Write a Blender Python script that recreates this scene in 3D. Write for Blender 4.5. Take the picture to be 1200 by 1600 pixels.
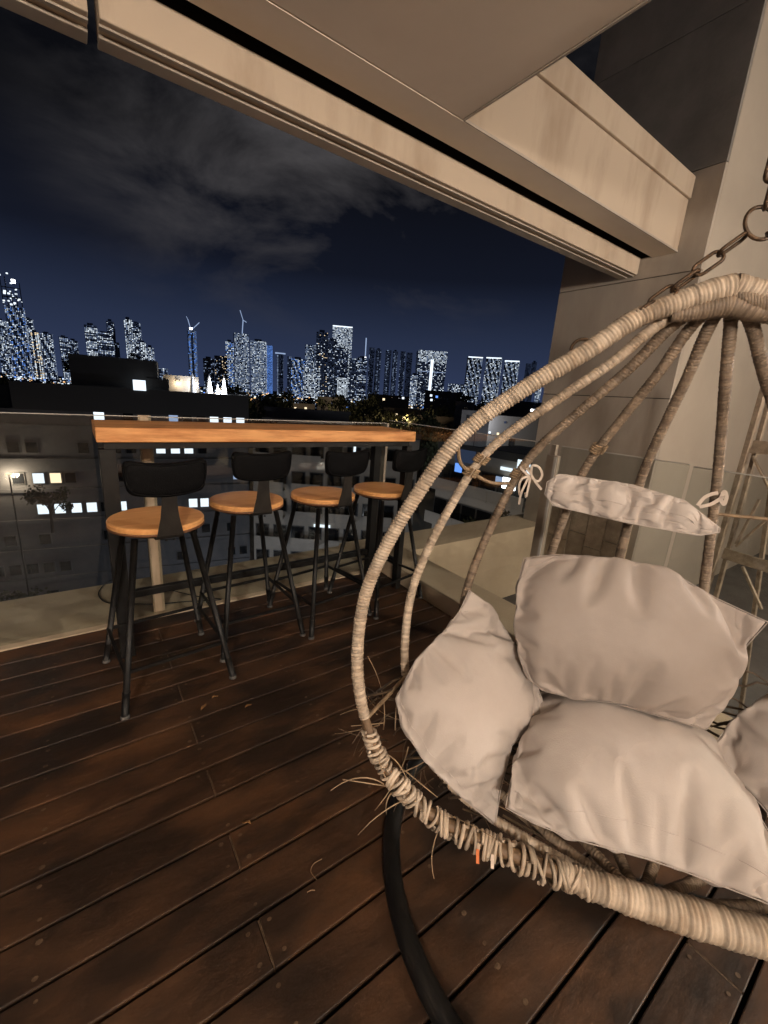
import bpy, bmesh, math, random
import numpy as np
from mathutils import Vector, Matrix, noise as mnoise
random.seed(7)
SC = bpy.context.scene
for o in list(bpy.data.objects): bpy.data.objects.remove(o)
COL = SC.collection

# ------------------------------------------------------------------ camera
FPX = 657.0
YAW, PITCH, ROLL = [math.radians(a) for a in (36.40, 15.22, 4.07)]
F = np.array([math.sin(YAW)*math.cos(PITCH), math.cos(YAW)*math.cos(PITCH), -math.sin(PITCH)])
r0 = np.array([math.cos(YAW), -math.sin(YAW), 0.0]); u0 = np.cross(r0, F)
R = r0*math.cos(ROLL)+u0*math.sin(ROLL); U = -r0*math.sin(ROLL)+u0*math.cos(ROLL)
EYE = np.array([0, 0, 1.3])
cam = bpy.data.cameras.new('camera'); cam.sensor_fit = 'VERTICAL'; cam.sensor_height = 24
cam.lens = 24*FPX/1600; cam.clip_start = .02; cam.clip_end = 9000
co = bpy.data.objects.new('camera', cam); COL.objects.link(co); SC.camera = co
co.matrix_world = Matrix(((R[0], U[0], -F[0], EYE[0]), (R[1], U[1], -F[1], EYE[1]), (R[2], U[2], -F[2], EYE[2]), (0, 0, 0, 1)))
def ray(x, y): return (x-600)/FPX*R-(y-800)/FPX*U+F
def on_plane(x, y, n, d):
    n = np.array(n, float); v = ray(x, y); return EYE+v*((d-n@EYE)/(n@v))
def on_z(x, y, h): return on_plane(x, y, (0, 0, 1), h)
def on_x(x, y, h): return on_plane(x, y, (1, 0, 0), h)
def on_y(x, y, h): return on_plane(x, y, (0, 1, 0), h)

# ------------------------------------------------------------------ sky at night, exposure
SC.view_settings.view_transform = 'Standard'; SC.view_settings.look = 'None'
SC.view_settings.exposure = 0; SC.view_settings.gamma = 1; SC.view_settings.use_curve_mapping = False
W = bpy.data.worlds.new('World'); SC.world = W; W.use_nodes = True
nt = W.node_tree; nt.nodes.clear()
def N(t, **k):
    n = nt.nodes.new(t)
    for a, b in k.items(): setattr(n, a, b)
    return n
out = N('ShaderNodeOutputWorld'); bg = N('ShaderNodeBackground'); tc = N('ShaderNodeTexCoord')
sep = N('ShaderNodeSeparateXYZ'); nt.links.new(tc.outputs['Generated'], sep.inputs[0])
gr = N('ShaderNodeValToRGB'); e = gr.color_ramp.elements
e[0].position = 0; e[0].color = (.030, .044, .098, 1); e[1].position = 1; e[1].color = (.0035, .0035, .004, 1)
for p, c in ((.12, (.020, .029, .062, 1)), (.24, (.0065, .0085, .017, 1)), (.40, (.0035, .0038, .0055, 1))):
    k = e.new(p); k.color = c
nt.links.new(sep.outputs[2], gr.inputs[0])
mp = N('ShaderNodeMapping'); mp.inputs['Scale'].default_value = (1, 1, 2.4); nt.links.new(tc.outputs['Generated'], mp.inputs[0])
nz = N('ShaderNodeTexNoise'); nz.inputs['Scale'].default_value = 2.6; nz.inputs['Detail'].default_value = 7; nz.inputs['Roughness'].default_value = .58
nz.inputs['Distortion'].default_value = .35
nt.links.new(mp.outputs[0], nz.inputs['Vector'])
cr = N('ShaderNodeValToRGB'); cr.color_ramp.elements[0].position = .445; cr.color_ramp.elements[1].position = .72
nt.links.new(nz.outputs['Fac'], cr.inputs[0])
up = N('ShaderNodeMapRange'); up.inputs[1].default_value = .10; up.inputs[2].default_value = .34; nt.links.new(sep.outputs[2], up.inputs[0])
d0 = ray(520, 270); d0 = d0/np.linalg.norm(d0)
vd = N('ShaderNodeVectorMath', operation='DOT_PRODUCT'); vd.inputs[1].default_value = tuple(d0); nt.links.new(tc.outputs['Generated'], vd.inputs[0])
bl_ = N('ShaderNodeMapRange', interpolation_type='SMOOTHSTEP'); bl_.inputs[1].default_value = .86; bl_.inputs[2].default_value = 1.0; bl_.inputs[3].default_value = .04; bl_.inputs[4].default_value = 1.0; nt.links.new(vd.outputs['Value'], bl_.inputs[0])
mb_ = N('ShaderNodeMath', operation='MULTIPLY'); nt.links.new(up.outputs[0], mb_.inputs[0]); nt.links.new(bl_.outputs[0], mb_.inputs[1]); up = mb_
mu = N('ShaderNodeMath', operation='MULTIPLY'); nt.links.new(cr.outputs[0], mu.inputs[0]); nt.links.new(up.outputs[0], mu.inputs[1])
mx = N('ShaderNodeMixRGB'); mx.inputs[2].default_value = (.078, .073, .076, 1); nt.links.new(mu.outputs[0], mx.inputs[0]); nt.links.new(gr.outputs[0], mx.inputs[1])
nt.links.new(mx.outputs[0], bg.inputs[0]); bg.inputs[1].default_value = 1.0; nt.links.new(bg.outputs[0], out.inputs[0])

# ------------------------------------------------------------------ helpers
def lin(r, g, b): return tuple((c/255/12.92 if c/255 < .04045 else ((c/255+.055)/1.055)**2.4) for c in (r, g, b))
def material(name, col, col2=None, scale=8, stretch=(1, 1, 1), rough=.6, rough2=None, bump=0, bscale=None, metal=0, detail=6,
             contrast=(.35, .65), emit=None, estr=0, spec=.5, coords='Object', attr=None, attr_amt=.5, island=0):
    m = bpy.data.materials.new(name); m.use_nodes = True; t = m.node_tree; b = t.nodes['Principled BSDF']
    b.inputs['Roughness'].default_value = rough; b.inputs['Metallic'].default_value = metal
    b.inputs['Specular IOR Level'].default_value = spec
    b.inputs['Base Color'].default_value = (*col, 1)
    if emit: b.inputs['Emission Color'].default_value = (*emit, 1); b.inputs['Emission Strength'].default_value = estr
    last = None
    if col2 or bump or rough2 is not None:
        c = t.nodes.new('ShaderNodeTexCoord'); mpp = t.nodes.new('ShaderNodeMapping'); mpp.inputs['Scale'].default_value = stretch
        if coords == 'World':
            g = t.nodes.new('ShaderNodeNewGeometry'); t.links.new(g.outputs['Position'], mpp.inputs[0])
        else: t.links.new(c.outputs[coords], mpp.inputs[0])
        n1 = t.nodes.new('ShaderNodeTexNoise'); n1.inputs['Scale'].default_value = scale; n1.inputs['Detail'].default_value = detail
        n1.inputs['Roughness'].default_value = .62
        t.links.new(mpp.outputs[0], n1.inputs['Vector'])
        rp = t.nodes.new('ShaderNodeValToRGB'); rp.color_ramp.elements[0].position = contrast[0]; rp.color_ramp.elements[1].position = contrast[1]
        rp.color_ramp.elements[0].color = (*col, 1); rp.color_ramp.elements[1].color = (*(col2 or col), 1)
        t.links.new(n1.outputs['Fac'], rp.inputs[0]); last = rp.outputs[0]
        if rough2 is not None:
            mr = t.nodes.new('ShaderNodeMapRange'); mr.inputs[1].default_value = contrast[0]; mr.inputs[2].default_value = contrast[1]
            mr.inputs[3].default_value = rough; mr.inputs[4].default_value = rough2
            t.links.new(n1.outputs['Fac'], mr.inputs[0]); t.links.new(mr.outputs[0], b.inputs['Roughness'])
        if bump:
            n2 = t.nodes.new('ShaderNodeTexNoise'); n2.inputs['Scale'].default_value = bscale or scale*4; n2.inputs['Detail'].default_value = 5
            t.links.new(mpp.outputs[0], n2.inputs['Vector'])
            bp = t.nodes.new('ShaderNodeBump'); bp.inputs['Strength'].default_value = bump; bp.inputs['Distance'].default_value = .01
            t.links.new(n2.outputs['Fac'], bp.inputs['Height']); t.links.new(bp.outputs[0], b.inputs['Normal'])
    if attr or island:
        a = t.nodes.new('ShaderNodeAttribute') if attr else t.nodes.new('ShaderNodeObjectInfo')
        if attr: a.attribute_name = attr
        o = a.outputs['Fac'] if attr else a.outputs['Random']
        mr = t.nodes.new('ShaderNodeMapRange'); amt = attr_amt if attr else island
        mr.inputs[3].default_value = 1-amt; mr.inputs[4].default_value = 1+amt; t.links.new(o, mr.inputs[0])
        h = t.nodes.new('ShaderNodeHueSaturation'); t.links.new(mr.outputs[0], h.inputs['Value'])
        if last: t.links.new(last, h.inputs['Color'])
        else: h.inputs['Color'].default_value = (*col, 1)
        last = h.outputs[0]
    if last: t.links.new(last, b.inputs['Base Color'])
    return m
def emission(name, col, s):
    m = bpy.data.materials.new(name); m.use_nodes = True; t = m.node_tree; t.nodes.clear()
    o = t.nodes.new('ShaderNodeOutputMaterial'); e = t.nodes.new('ShaderNodeEmission'); e.inputs[0].default_value = (*col, 1); e.inputs[1].default_value = s
    t.links.new(e.outputs[0], o.inputs[0]); m.cycles.emission_sampling = 'NONE'; return m

class MB:
    def __init__(s): s.v = []; s.f = []; s.a = []
    def box(s, x0, x1, y0, y1, z0, z1, M=None):
        b = len(s.v); P = [(x, y, z) for z in (z0, z1) for y in (y0, y1) for x in (x0, x1)]
        if M is not None: P = [tuple(M @ Vector(p)) for p in P]
        s.v += P; s.f += [tuple(b+i for i in q) for q in ((0, 2, 3, 1), (4, 5, 7, 6), (0, 1, 5, 4), (2, 6, 7, 3), (0, 4, 6, 2), (1, 3, 7, 5))]
        return s
    def bar(s, a, c, w, h=None, up=(0, 0, 1)):
        a = Vector(a); c = Vector(c); d = (c-a).normalized(); u = Vector(up)
        if abs(d.dot(u)) > .98: u = Vector((0, 1, 0))
        x = d.cross(u).normalized()*w/2; y = x.cross(d).normalized()*(h or w)/2
        b = len(s.v)
        for p in (a, c):
            for i, j in ((-1, -1), (1, -1), (1, 1), (-1, 1)): s.v.append(tuple(p+x*i+y*j))
        s.f += [tuple(b+i for i in q) for q in ((0, 3, 2, 1), (4, 5, 6, 7), (0, 1, 5, 4), (1, 2, 6, 5), (2, 3, 7, 6), (3, 0, 4, 7))]
        return s
    def tube(s, pts, r, seg=8, cap=True, closed=False, att=None):
        pts = [Vector(p) for p in pts]; n = len(pts); rr = r if hasattr(r, '__len__') else [r]*n
        b = len(s.v); nrm = None
        for i in range(n):
            if closed: t = (pts[(i+1) % n]-pts[i-1]).normalized()
            else: t = (pts[min(i+1, n-1)]-pts[max(i-1, 0)]).normalized()
            if nrm is None:
                nrm = t.orthogonal().normalized()
            else:
                nrm = (nrm-t*nrm.dot(t)); nrm = nrm.normalized() if nrm.length > 1e-6 else t.orthogonal().normalized()
            bn = t.cross(nrm)
            for k in range(seg):
                a = 2*math.pi*k/seg; q = rr[i]
                q = q(a) if callable(q) else q
                s.v.append(tuple(pts[i]+(nrm*math.cos(a)+bn*math.sin(a))*q))
                if att is not None: s.a.append(att[i])
        m = n if closed else n-1
        for i in range(m):
            for k in range(seg):
                i2 = (i+1) % n; k2 = (k+1) % seg
                s.f.append((b+i*seg+k, b+i2*seg+k, b+i2*seg+k2, b+i*seg+k2))
        if cap and not closed:
            s.f.append(tuple(b+k for k in range(seg))[::-1]); s.f.append(tuple(b+(n-1)*seg+k for k in range(seg)))
        return s
    def lathe(s, prof, c=(0, 0, 0), seg=32):
        b = len(s.v); n = len(prof)
        for (r_, z_) in prof:
            for k in range(seg):
                a = 2*math.pi*k/seg; s.v.append((c[0]+r_*math.cos(a), c[1]+r_*math.sin(a), c[2]+z_))
        for i in range(n-1):
            for k in range(seg):
                k2 = (k+1) % seg; s.f.append((b+i*seg+k, b+i*seg+k2, b+(i+1)*seg+k2, b+(i+1)*seg+k))
        s.f.append(tuple(b+k for k in range(seg))[::-1]); s.f.append(tuple(b+(n-1)*seg+k for k in range(seg)))
        return s
    def quad(s, *p):
        b = len(s.v); s.v += [tuple(q) for q in p]; s.f.append(tuple(range(b, b+len(p)))); return s
    def mesh(s, name, m, smooth=False):
        me = bpy.data.meshes.new(name); me.from_pydata(s.v, [], s.f); me.materials.append(m)
        if smooth: me.polygons.foreach_set('use_smooth', [True]*len(me.polygons))
        if s.a:
            at = me.attributes.new('wrap', 'FLOAT', 'POINT'); at.data.foreach_set('value', s.a+[.5]*(len(s.v)-len(s.a)))
        me.update(); return me
    def build(s, name, m, parent=None, smooth=False, bevel=0, loc=None):
        o = bpy.data.objects.new(name, s.mesh(name, m, smooth)); COL.objects.link(o)
        if parent: o.parent = parent
        if loc is not None: o.location = loc
        if bevel:
            bv = o.modifiers.new('bevel', 'BEVEL'); bv.width = bevel; bv.segments = 2; bv.limit_method = 'ANGLE'; bv.angle_limit = .6
        return o
def tag(o, label=None, cat=None, group=None, kind=None):
    if label: o['label'] = label
    if cat: o['category'] = cat
    if group: o['group'] = group
    if kind: o['kind'] = kind
    return o
def empty(name, loc=(0, 0, 0), rz=0, label=None, cat=None, group=None, kind=None):
    o = bpy.data.objects.new(name, None); COL.objects.link(o); o.location = loc; o.rotation_euler.z = rz; o.empty_display_size = .1
    return tag(o, label, cat, group, kind)
def inst(name, me, parent=None, loc=(0, 0, 0), rot=None):
    o = bpy.data.objects.new(name, me); COL.objects.link(o); o.parent = parent; o.location = loc
    if rot: o.rotation_euler = rot
    return o
def copy_tree(o, parent=None):
    c = o.copy(); COL.objects.link(c); c.parent = parent
    for ch in [x for x in bpy.data.objects if x.parent == o]: copy_tree(ch, c)
    return c
def catmull(P, n=8, closed=False):
    P = [np.array(p, float) for p in P]; out = []; L = len(P)
    for i in range(L if closed else L-1):
        g = (lambda k: P[k % L]) if closed else (lambda k: P[min(max(k, 0), L-1)])
        a, b, c, d = g(i-1), g(i), g(i+1), g(i+2)
        for k in range(n):
            t = k/n; out.append(.5*((2*b)+(c-a)*t+(2*a-5*b+4*c-d)*t*t+(3*b-a-3*c+d)*t**3))
    if not closed: out.append(P[-1])
    return out
def resample(P, step):
    P = np.array(P); d = np.r_[0, np.cumsum(np.linalg.norm(np.diff(P, axis=0), axis=1))]
    n = max(2, int(d[-1]/step)); s = np.linspace(0, d[-1], n+1)
    return np.stack([np.interp(s, d, P[:, k]) for k in range(P.shape[1])], 1), s

# ------------------------------------------------------------------ swing chair frame of reference
ang = math.radians(141)
wv = np.array([math.sin(ang), math.cos(ang), 0]); nv = -np.array([-math.cos(ang), math.sin(ang), 0])*1.0
if nv @ np.array([-1.08, -.36, 0]) < 0: nv = -nv
NN = nv+np.array([0, 0, .26]); NN /= np.linalg.norm(NN)
APEX = np.array([1.08, .36, 1.555]); mv = -NN
ax = np.cross(NN, wv); ax = ax if ax[2] < 0 else -ax
def L2W(w, v, m): return APEX+wv*w+ax*v+mv*m
def px_hoop(x, y, off=0.0): return on_plane(x, y, NN, NN @ APEX-off)

# ------------------------------------------------------------------ cushions: cloth blown up by pressure, before the scene fills
def coons(c0, c1, d0, d1, n):
    """c0 bottom, c1 top (left to right), d0 left, d1 right (bottom to top): polylines in a plane"""
    def s(P, t):
        P = np.array(P, float); d = np.r_[0, np.cumsum(np.linalg.norm(np.diff(P, axis=0), axis=1))]; d /= d[-1]
        return np.stack([np.interp(t, d, P[:, k]) for k in range(P.shape[1])], -1)
    u = np.linspace(0, 1, n+1); C0, C1, D0, D1 = s(c0, u), s(c1, u), s(d0, u), s(d1, u)
    Uu, Vv = np.meshgrid(u, u); Uu = Uu[..., None]; Vv = Vv[..., None]
    return ((1-Vv)*C0[None]+Vv*C1[None]+(1-Uu)*D0[:, None]+Uu*D1[:, None]
            - ((1-Uu)*(1-Vv)*C0[0]+Uu*(1-Vv)*C0[-1]+(1-Uu)*Vv*C1[0]+Uu*Vv*C1[-1]))
def make_cloth(grid, seed, pressure, shrink, bend=1.2, stiff=15):
    n = grid.shape[0]-1; rng = np.random.default_rng(seed); V = []; idx = {}
    for sgn in (1, -1):
        for j in range(n+1):
            for i in range(n+1):
                ed = i in (0, n) or j in (0, n); k = (i, j, 0 if ed else sgn)
                if k in idx: continue
                idx[k] = len(V); V.append((grid[j, i, 0], grid[j, i, 1], 0 if ed else sgn*.004+rng.normal()*.0003))
    Fc = []
    for sgn in (1, -1):
        g = lambda i, j: idx[(i, j, 0 if (i in (0, n) or j in (0, n)) else sgn)]
        for j in range(n):
            for i in range(n):
                q = [g(i, j), g(i+1, j), g(i+1, j+1), g(i, j+1)]; Fc.append(q if sgn > 0 else q[::-1])
    me = bpy.data.meshes.new('sim'); me.from_pydata(V, [], Fc); o = bpy.data.objects.new('sim', me); COL.objects.link(o)
    m = o.modifiers.new('c', 'CLOTH'); c = m.settings
    c.quality = 6; c.mass = .3; c.tension_stiffness = stiff; c.compression_stiffness = stiff; c.shear_stiffness = stiff*.3; c.bending_stiffness = bend
    c.use_pressure = True; c.uniform_pressure_force = pressure; c.shrink_min = shrink; c.effector_weights.gravity = 0; c.air_damping = 4
    vg = None
    m.collision_settings.use_collision = False; m.point_cache.frame_start = 1; m.point_cache.frame_end = 40
    rim = [idx[(i, 0, 0)] for i in range(n)]+[idx[(n, j, 0)] for j in range(n)]+[idx[(i, n, 0)] for i in range(n, 0, -1)]+[idx[(0, j, 0)] for j in range(n, 0, -1)]
    vg = o.vertex_groups.new(name='rim'); vg.add(rim, 1.0, 'REPLACE'); c.vertex_group_mass = 'rim'; c.pin_stiffness = 1
    return dict(o=o, V=np.array(V), F=Fc, rim=rim, idx=idx, n=n)
class Plane:
    def __init__(s, o, ex, ez):
        s.o = np.array(o, float); s.ez = np.array(ez, float)/np.linalg.norm(ez); ex = np.array(ex, float)
        ex = ex-s.ez*(ex @ s.ez); s.ex = ex/np.linalg.norm(ex); s.ey = np.cross(s.ez, s.ex)
    def px(s, x, y): q = on_plane(x, y, s.ez, s.ez @ s.o)-s.o; return (q @ s.ex, q @ s.ey)
    def inv(s, p): q = np.array(p)-s.o; return (q @ s.ex, q @ s.ey)
    def out(s, P): return s.o+P[:, :1]*s.ex+P[:, 1:2]*s.ey+P[:, 2:3]*s.ez
CU = {}
# back pillow: leans on the ribs
pb = Plane(L2W(-.05, .78, .17), wv, NN*1.0+np.array([0, 0, .10]))
f = pb.px
CU['back'] = (pb, coons([f(826, 1062), f(850, 1080), f(900, 1092), f(960, 1098), f(1040, 1122), f(1104, 1140)],
                        [f(818, 872), f(870, 866), f(960, 872), f(1040, 888), f(1120, 935), f(1200, 972)],
                        [f(826, 1062), f(812, 1030), f(806, 980), f(808, 920), f(818, 872)],
                        [f(1104, 1140), f(1135, 1095), f(1156, 1045), f(1166, 1010), f(1200, 972)], 50), 9, -.15, 3)
# seat lobe
ps = Plane(L2W(0, 1.04, .17), wv, (L2W(0, 0, -.30)-L2W(0, .14, .0))*-1 if False else np.cross(L2W(.3, 1.17, .0)-L2W(-.3, 1.17, .0), L2W(0, 1.02, .33)-L2W(0, 1.17, .0)))
if ps.ez[2] < 0: ps = Plane(ps.o, wv, -ps.ez)
g_ = ps.px
FLc = ps.inv(L2W(-.315, 1.17, -.015)); FRc = ps.inv(L2W(.36, 1.17, -.015)); BLc = ps.inv(L2W(-.19, 1.02, .33)); BRc = ps.inv(L2W(.21, 1.02, .33))
CU['seat'] = (ps, coons([g_(790, 1262), g_(838, 1288), g_(900, 1312), g_(1010, 1342), g_(1070, 1362), g_(1200, 1412), g_(1310, 1475)], [BLc, BRc], [g_(790, 1262), g_(804, 1190), BLc], [g_(1310, 1475), BRc], 50), 16, -.22, 4)
# left lobe
T3, L3, B3, I3 = L2W(-.40, .715, .17), L2W(-.575, 1.0, .07), L2W(-.315, 1.175, .0), L2W(-.205, .98, .28)
pl = Plane((T3+L3+B3+I3)/4, I3-L3, np.cross(I3-L3, T3-B3))
if pl.ez @ (EYE-pl.o) < 0: pl = Plane(pl.o, I3-L3, -pl.ez)
f = pl.px
CU['left'] = (pl, coons([f(774, 1290), f(782, 1235), f(800, 1165), f(853, 1108)],
                        [f(618, 1092), f(650, 1030), f(695, 985), f(718, 955), f(733, 922)],
                        [f(774, 1290), f(720, 1245), f(665, 1190), f(630, 1140), f(618, 1092)],
                        [f(853, 1108), f(835, 1060), f(800, 1000), f(765, 945), f(733, 922)], 50), 12, -.14, 8)
# bolster
p0, p1 = L2W(-.268, .412, .185), L2W(.128, .452, .215)
pbo = Plane((p0+p1)/2, p1-p0, NN+.25*np.array([0, 0, 1])); Lb = np.linalg.norm(p1-p0)/2
bo = coons([(-Lb, -.018), (-Lb*.86, -.044), (0, -.050), (Lb*.8, -.046), (Lb, -.028)], [(-Lb, .016), (-Lb*.86, .044), (0, .050), (Lb*.6, .034), (Lb, -.018)],
           [(-Lb, -.018), (-Lb, .016)], [(Lb, -.028), (Lb, -.018)], 44)
CU['bolster'] = (pbo, bo, 24.0, -.34, 5)
sims = {}
def bulged(g, k):
    n = g.shape[0]; u = np.linspace(-1, 1, n); a, b = np.meshgrid(u, u); f_ = 1+k*(1-a**2*b**2)
    c = g.mean((0, 1)); return c+(g-c)*f_[..., None]
flat = {}
for k, (pln, grid, pr, sh, sd) in CU.items():
    sims[k] = make_cloth(bulged(grid, .0), sd, pr, sh, {'back': 3, 'seat': 2.5, 'left': 2.5, 'bolster': .8}[k]); flat[k] = grid
SC.frame_start = 1; SC.frame_end = 40
for fr in range(1, 27): SC.frame_set(fr)
dg = bpy.context.evaluated_depsgraph_get(); CP = {}
for k, sm in sims.items():
    ev = sm['o'].evaluated_get(dg); me = ev.to_mesh(); P = np.array([v.co[:] for v in me.vertices]); ev.to_mesh_clear()
    n_ = flat[k].shape[0]-1; G = flat[k]; rim = sm['rim']
    rest = np.zeros((len(P), 2)); rest[rim] = [G[0, i] for i in range(n_)]+[G[j, n_] for j in range(n_)]+[G[n_, i] for i in range(n_, 0, -1)]+[G[j, 0] for j in range(n_, 0, -1)]
    # fit the seam back on its outline (affine least squares), keep the blown-up thickness in proportion
    Q = np.c_[P[rim, :2], np.ones(len(rim))]; A_, *_ = np.linalg.lstsq(Q, rest[rim, :2], rcond=None)
    sc_ = abs(np.linalg.det(A_[:2]))**.5
    XY = np.c_[P[:, :2], np.ones(len(P))] @ A_
    P = np.c_[XY, P[:, 2]*sc_]
    CP[k] = P
for sm in sims.values(): bpy.data.objects.remove(sm['o'])
SC.frame_set(1)

# ------------------------------------------------------------------ materials
M = {}
M['deck'] = material('deck_wood', (.0165, .0078, .0036), (.104, .042, .0125), scale=3.4, stretch=(.8, 1.5, 1), rough=.52, rough2=.78, bump=.35, bscale=16, coords='World', contrast=(.42, .78), island=.30, detail=11)
M['deck_dark'] = material('deck_gap', (.006, .004, .003), rough=.9)
M['screw'] = material('worn_screw', (.12, .08, .05), (.045, .028, .015), scale=90, rough=.55, coords='World')
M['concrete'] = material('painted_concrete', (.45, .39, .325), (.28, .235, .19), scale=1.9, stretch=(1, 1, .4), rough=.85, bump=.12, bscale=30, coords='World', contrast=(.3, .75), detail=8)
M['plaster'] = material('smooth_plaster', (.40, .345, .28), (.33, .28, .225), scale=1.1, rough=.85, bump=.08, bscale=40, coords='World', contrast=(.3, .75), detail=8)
M['concrete_grey'] = material('darker_grey_concrete', (.27, .245, .22), (.16, .145, .13), scale=2.2, rough=.9, bump=.15, bscale=30, coords='World', contrast=(.3, .7), detail=9)
M['soffit'] = material('soffit_plaster', (.80, .69, .57), (.64, .54, .43), scale=.9, rough=.75, bump=.06, bscale=22, coords='World', contrast=(.3, .75))
M['stain'] = material('stained_concrete', (.46, .37, .28), (.24, .165, .105), scale=2.4, stretch=(1.1, 1.1, .30), rough=.85, bump=.08, bscale=12, coords='World', contrast=(.48, .85), detail=9)
M['ledge'] = material('ledge_render', (.57, .455, .32), (.43, .335, .23), scale=2.2, rough=.85, bump=.1, bscale=45, coords='World', contrast=(.3, .75))
M['floorgrey'] = material('screed', (.12, .11, .10), (.08, .07, .065), scale=3, rough=.8, coords='World')
M['stone'] = material('stone_tile', (.30, .235, .17), (.20, .145, .10), scale=9, rough=.7, bump=.3, bscale=30, coords='World', island=.2)
M['dark'] = material('black_infill', (.004, .0035, .003), rough=.9, spec=0)
M['blacksteel'] = material('black_steel', (.0035, .0035, .004), (.008, .007, .006), scale=30, rough=.42, rough2=.6, metal=0, spec=.3, bump=.05, coords='World')
M['blackvinyl'] = material('black_vinyl', (.0026, .0026, .003), (.004, .004, .0045), scale=60, rough=.65, spec=.07, bump=.25, bscale=260, coords='Object')
M['gunmetal'] = material('worn_steel_plate', (.030, .026, .022), (.016, .014, .013), scale=20, rough=.45, metal=.4, bump=.05)
M['pine'] = material('varnished_pine', (.74, .36, .13), (.44, .165, .045), scale=4.5, stretch=(1.0, 9, 9), rough=.62, bump=.05, bscale=40, coords='World', contrast=(.40, .66), detail=10)
M['ply'] = material('plywood_seat', (.82, .43, .17), (.64, .28, .085), scale=5, stretch=(1.2, 9, 2), rough=.36, bump=.05, coords='Object', contrast=(.33, .7), detail=8)
M['plyedge'] = material('plywood_edge', (.20, .085, .035), (.10, .045, .02), scale=6, stretch=(1, 1, 60), rough=.6, coords='Object')
M['rubber'] = material('grey_rubber', (.08, .075, .07), rough=.7)
M['rattan'] = material('rattan_wrap', (.47, .385, .295), (.25, .185, .125), scale=16, rough=.5, rough2=.7, bump=.15, bscale=120, coords='World', contrast=(.38, .72), attr='wrap', attr_amt=.30)
M['rattan_shaded'] = material('rattan_wrap_dark_shaded', (.20, .15, .105), (.10, .068, .043), scale=16, rough=.55, rough2=.75, bump=.15, bscale=120, coords='World', contrast=(.38, .72), attr='wrap', attr_amt=.30)  # dark brown rib rattan; part of its darkness is shadow mixed into the colour
M['rattan_dark'] = material('rattan_core', (.17, .105, .055), (.09, .055, .03), scale=30, rough=.6, coords='World')
M['strand'] = material('rattan_strand', (.36, .26, .16), (.18, .12, .07), scale=25, rough=.6, coords='World')
M['strand_dark'] = material('rattan_weave_strand', (.10, .065, .036), (.05, .032, .02), scale=25, rough=.6, coords='World')
M['cloth'] = material('beige_canvas', (.48, .43, .395), (.39, .34, .305), scale=3.6, rough=.85, bump=.10, bscale=330, coords='World', contrast=(.35, .7), spec=.2)
M['satin'] = material('satin_pillow', (.335, .29, .26), (.27, .23, .205), scale=3.2, rough=.6, bump=.06, bscale=330, coords='World', contrast=(.35, .7), spec=.3)
M['ribbon'] = material('ribbon', (.50, .42, .35), rough=.6)
M['chain'] = material('rusty_chain', (.045, .030, .020), (.11, .065, .035), scale=60, rough=.5, metal=.6, bump=.3, coords='World')
M['tape'] = material('orange_tape', (.75, .22, .08), rough=.6)
M['tape_white'] = material('white_tape', (.75, .62, .52), rough=.6)
M['postwood'] = material('pale_batten', (.50, .385, .265), (.40, .30, .20), scale=6, stretch=(6, 6, .6), rough=.6, bump=.1, coords='World')
M['alu'] = material('brushed_post', (.34, .29, .23), (.27, .23, .18), scale=8, rough=.45, metal=.3, coords='World')
M['ladder'] = material('paint_spattered_aluminium', (.30, .235, .17), (.15, .11, .075), scale=26, rough=.55, metal=.3, coords='World', bump=.1, contrast=(.4, .7))
M['leaf'] = material('dry_leaf', (.32, .17, .06), (.20, .10, .035), scale=40, rough=.7)
M['cable'] = material('cable', (.008, .008, .008), rough=.5)
M['housewall'] = material('house_plaster', (.45, .38, .30), (.40, .33, .26), scale=2, rough=.9, coords='World')
g = bpy.data.materials.new('glass_pane'); g.use_nodes = True; t = g.node_tree; t.nodes.clear()
o_ = t.nodes.new('ShaderNodeOutputMaterial'); mxs = t.nodes.new('ShaderNodeMixShader'); tr = t.nodes.new('ShaderNodeBsdfTransparent'); gl = t.nodes.new('ShaderNodeBsdfGlossy')
tr.inputs[0].default_value = (.93, .95, .94, 1); gl.inputs['Roughness'].default_value = .015; lw_ = t.nodes.new('ShaderNodeLayerWeight'); pw_ = t.nodes.new('ShaderNodeMath'); pw_.operation = 'POWER'; pw_.inputs[1].default_value = 5; fr_ = t.nodes.new('ShaderNodeMapRange'); fr_.inputs[3].default_value = .055; fr_.inputs[4].default_value = .8; lw_.inputs['Blend'].default_value = .5; t.links.new(lw_.outputs['Facing'], pw_.inputs[0]); t.links.new(pw_.outputs[0], fr_.inputs[0])
t.links.new(fr_.outputs[0], mxs.inputs[0]); t.links.new(tr.outputs[0], mxs.inputs[1]); t.links.new(gl.outputs[0], mxs.inputs[2]); t.links.new(mxs.outputs[0], o_.inputs[0])
M['glass'] = g
M['glassedge'] = material('glass_edge', (.42, .40, .36), rough=.25)

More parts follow.
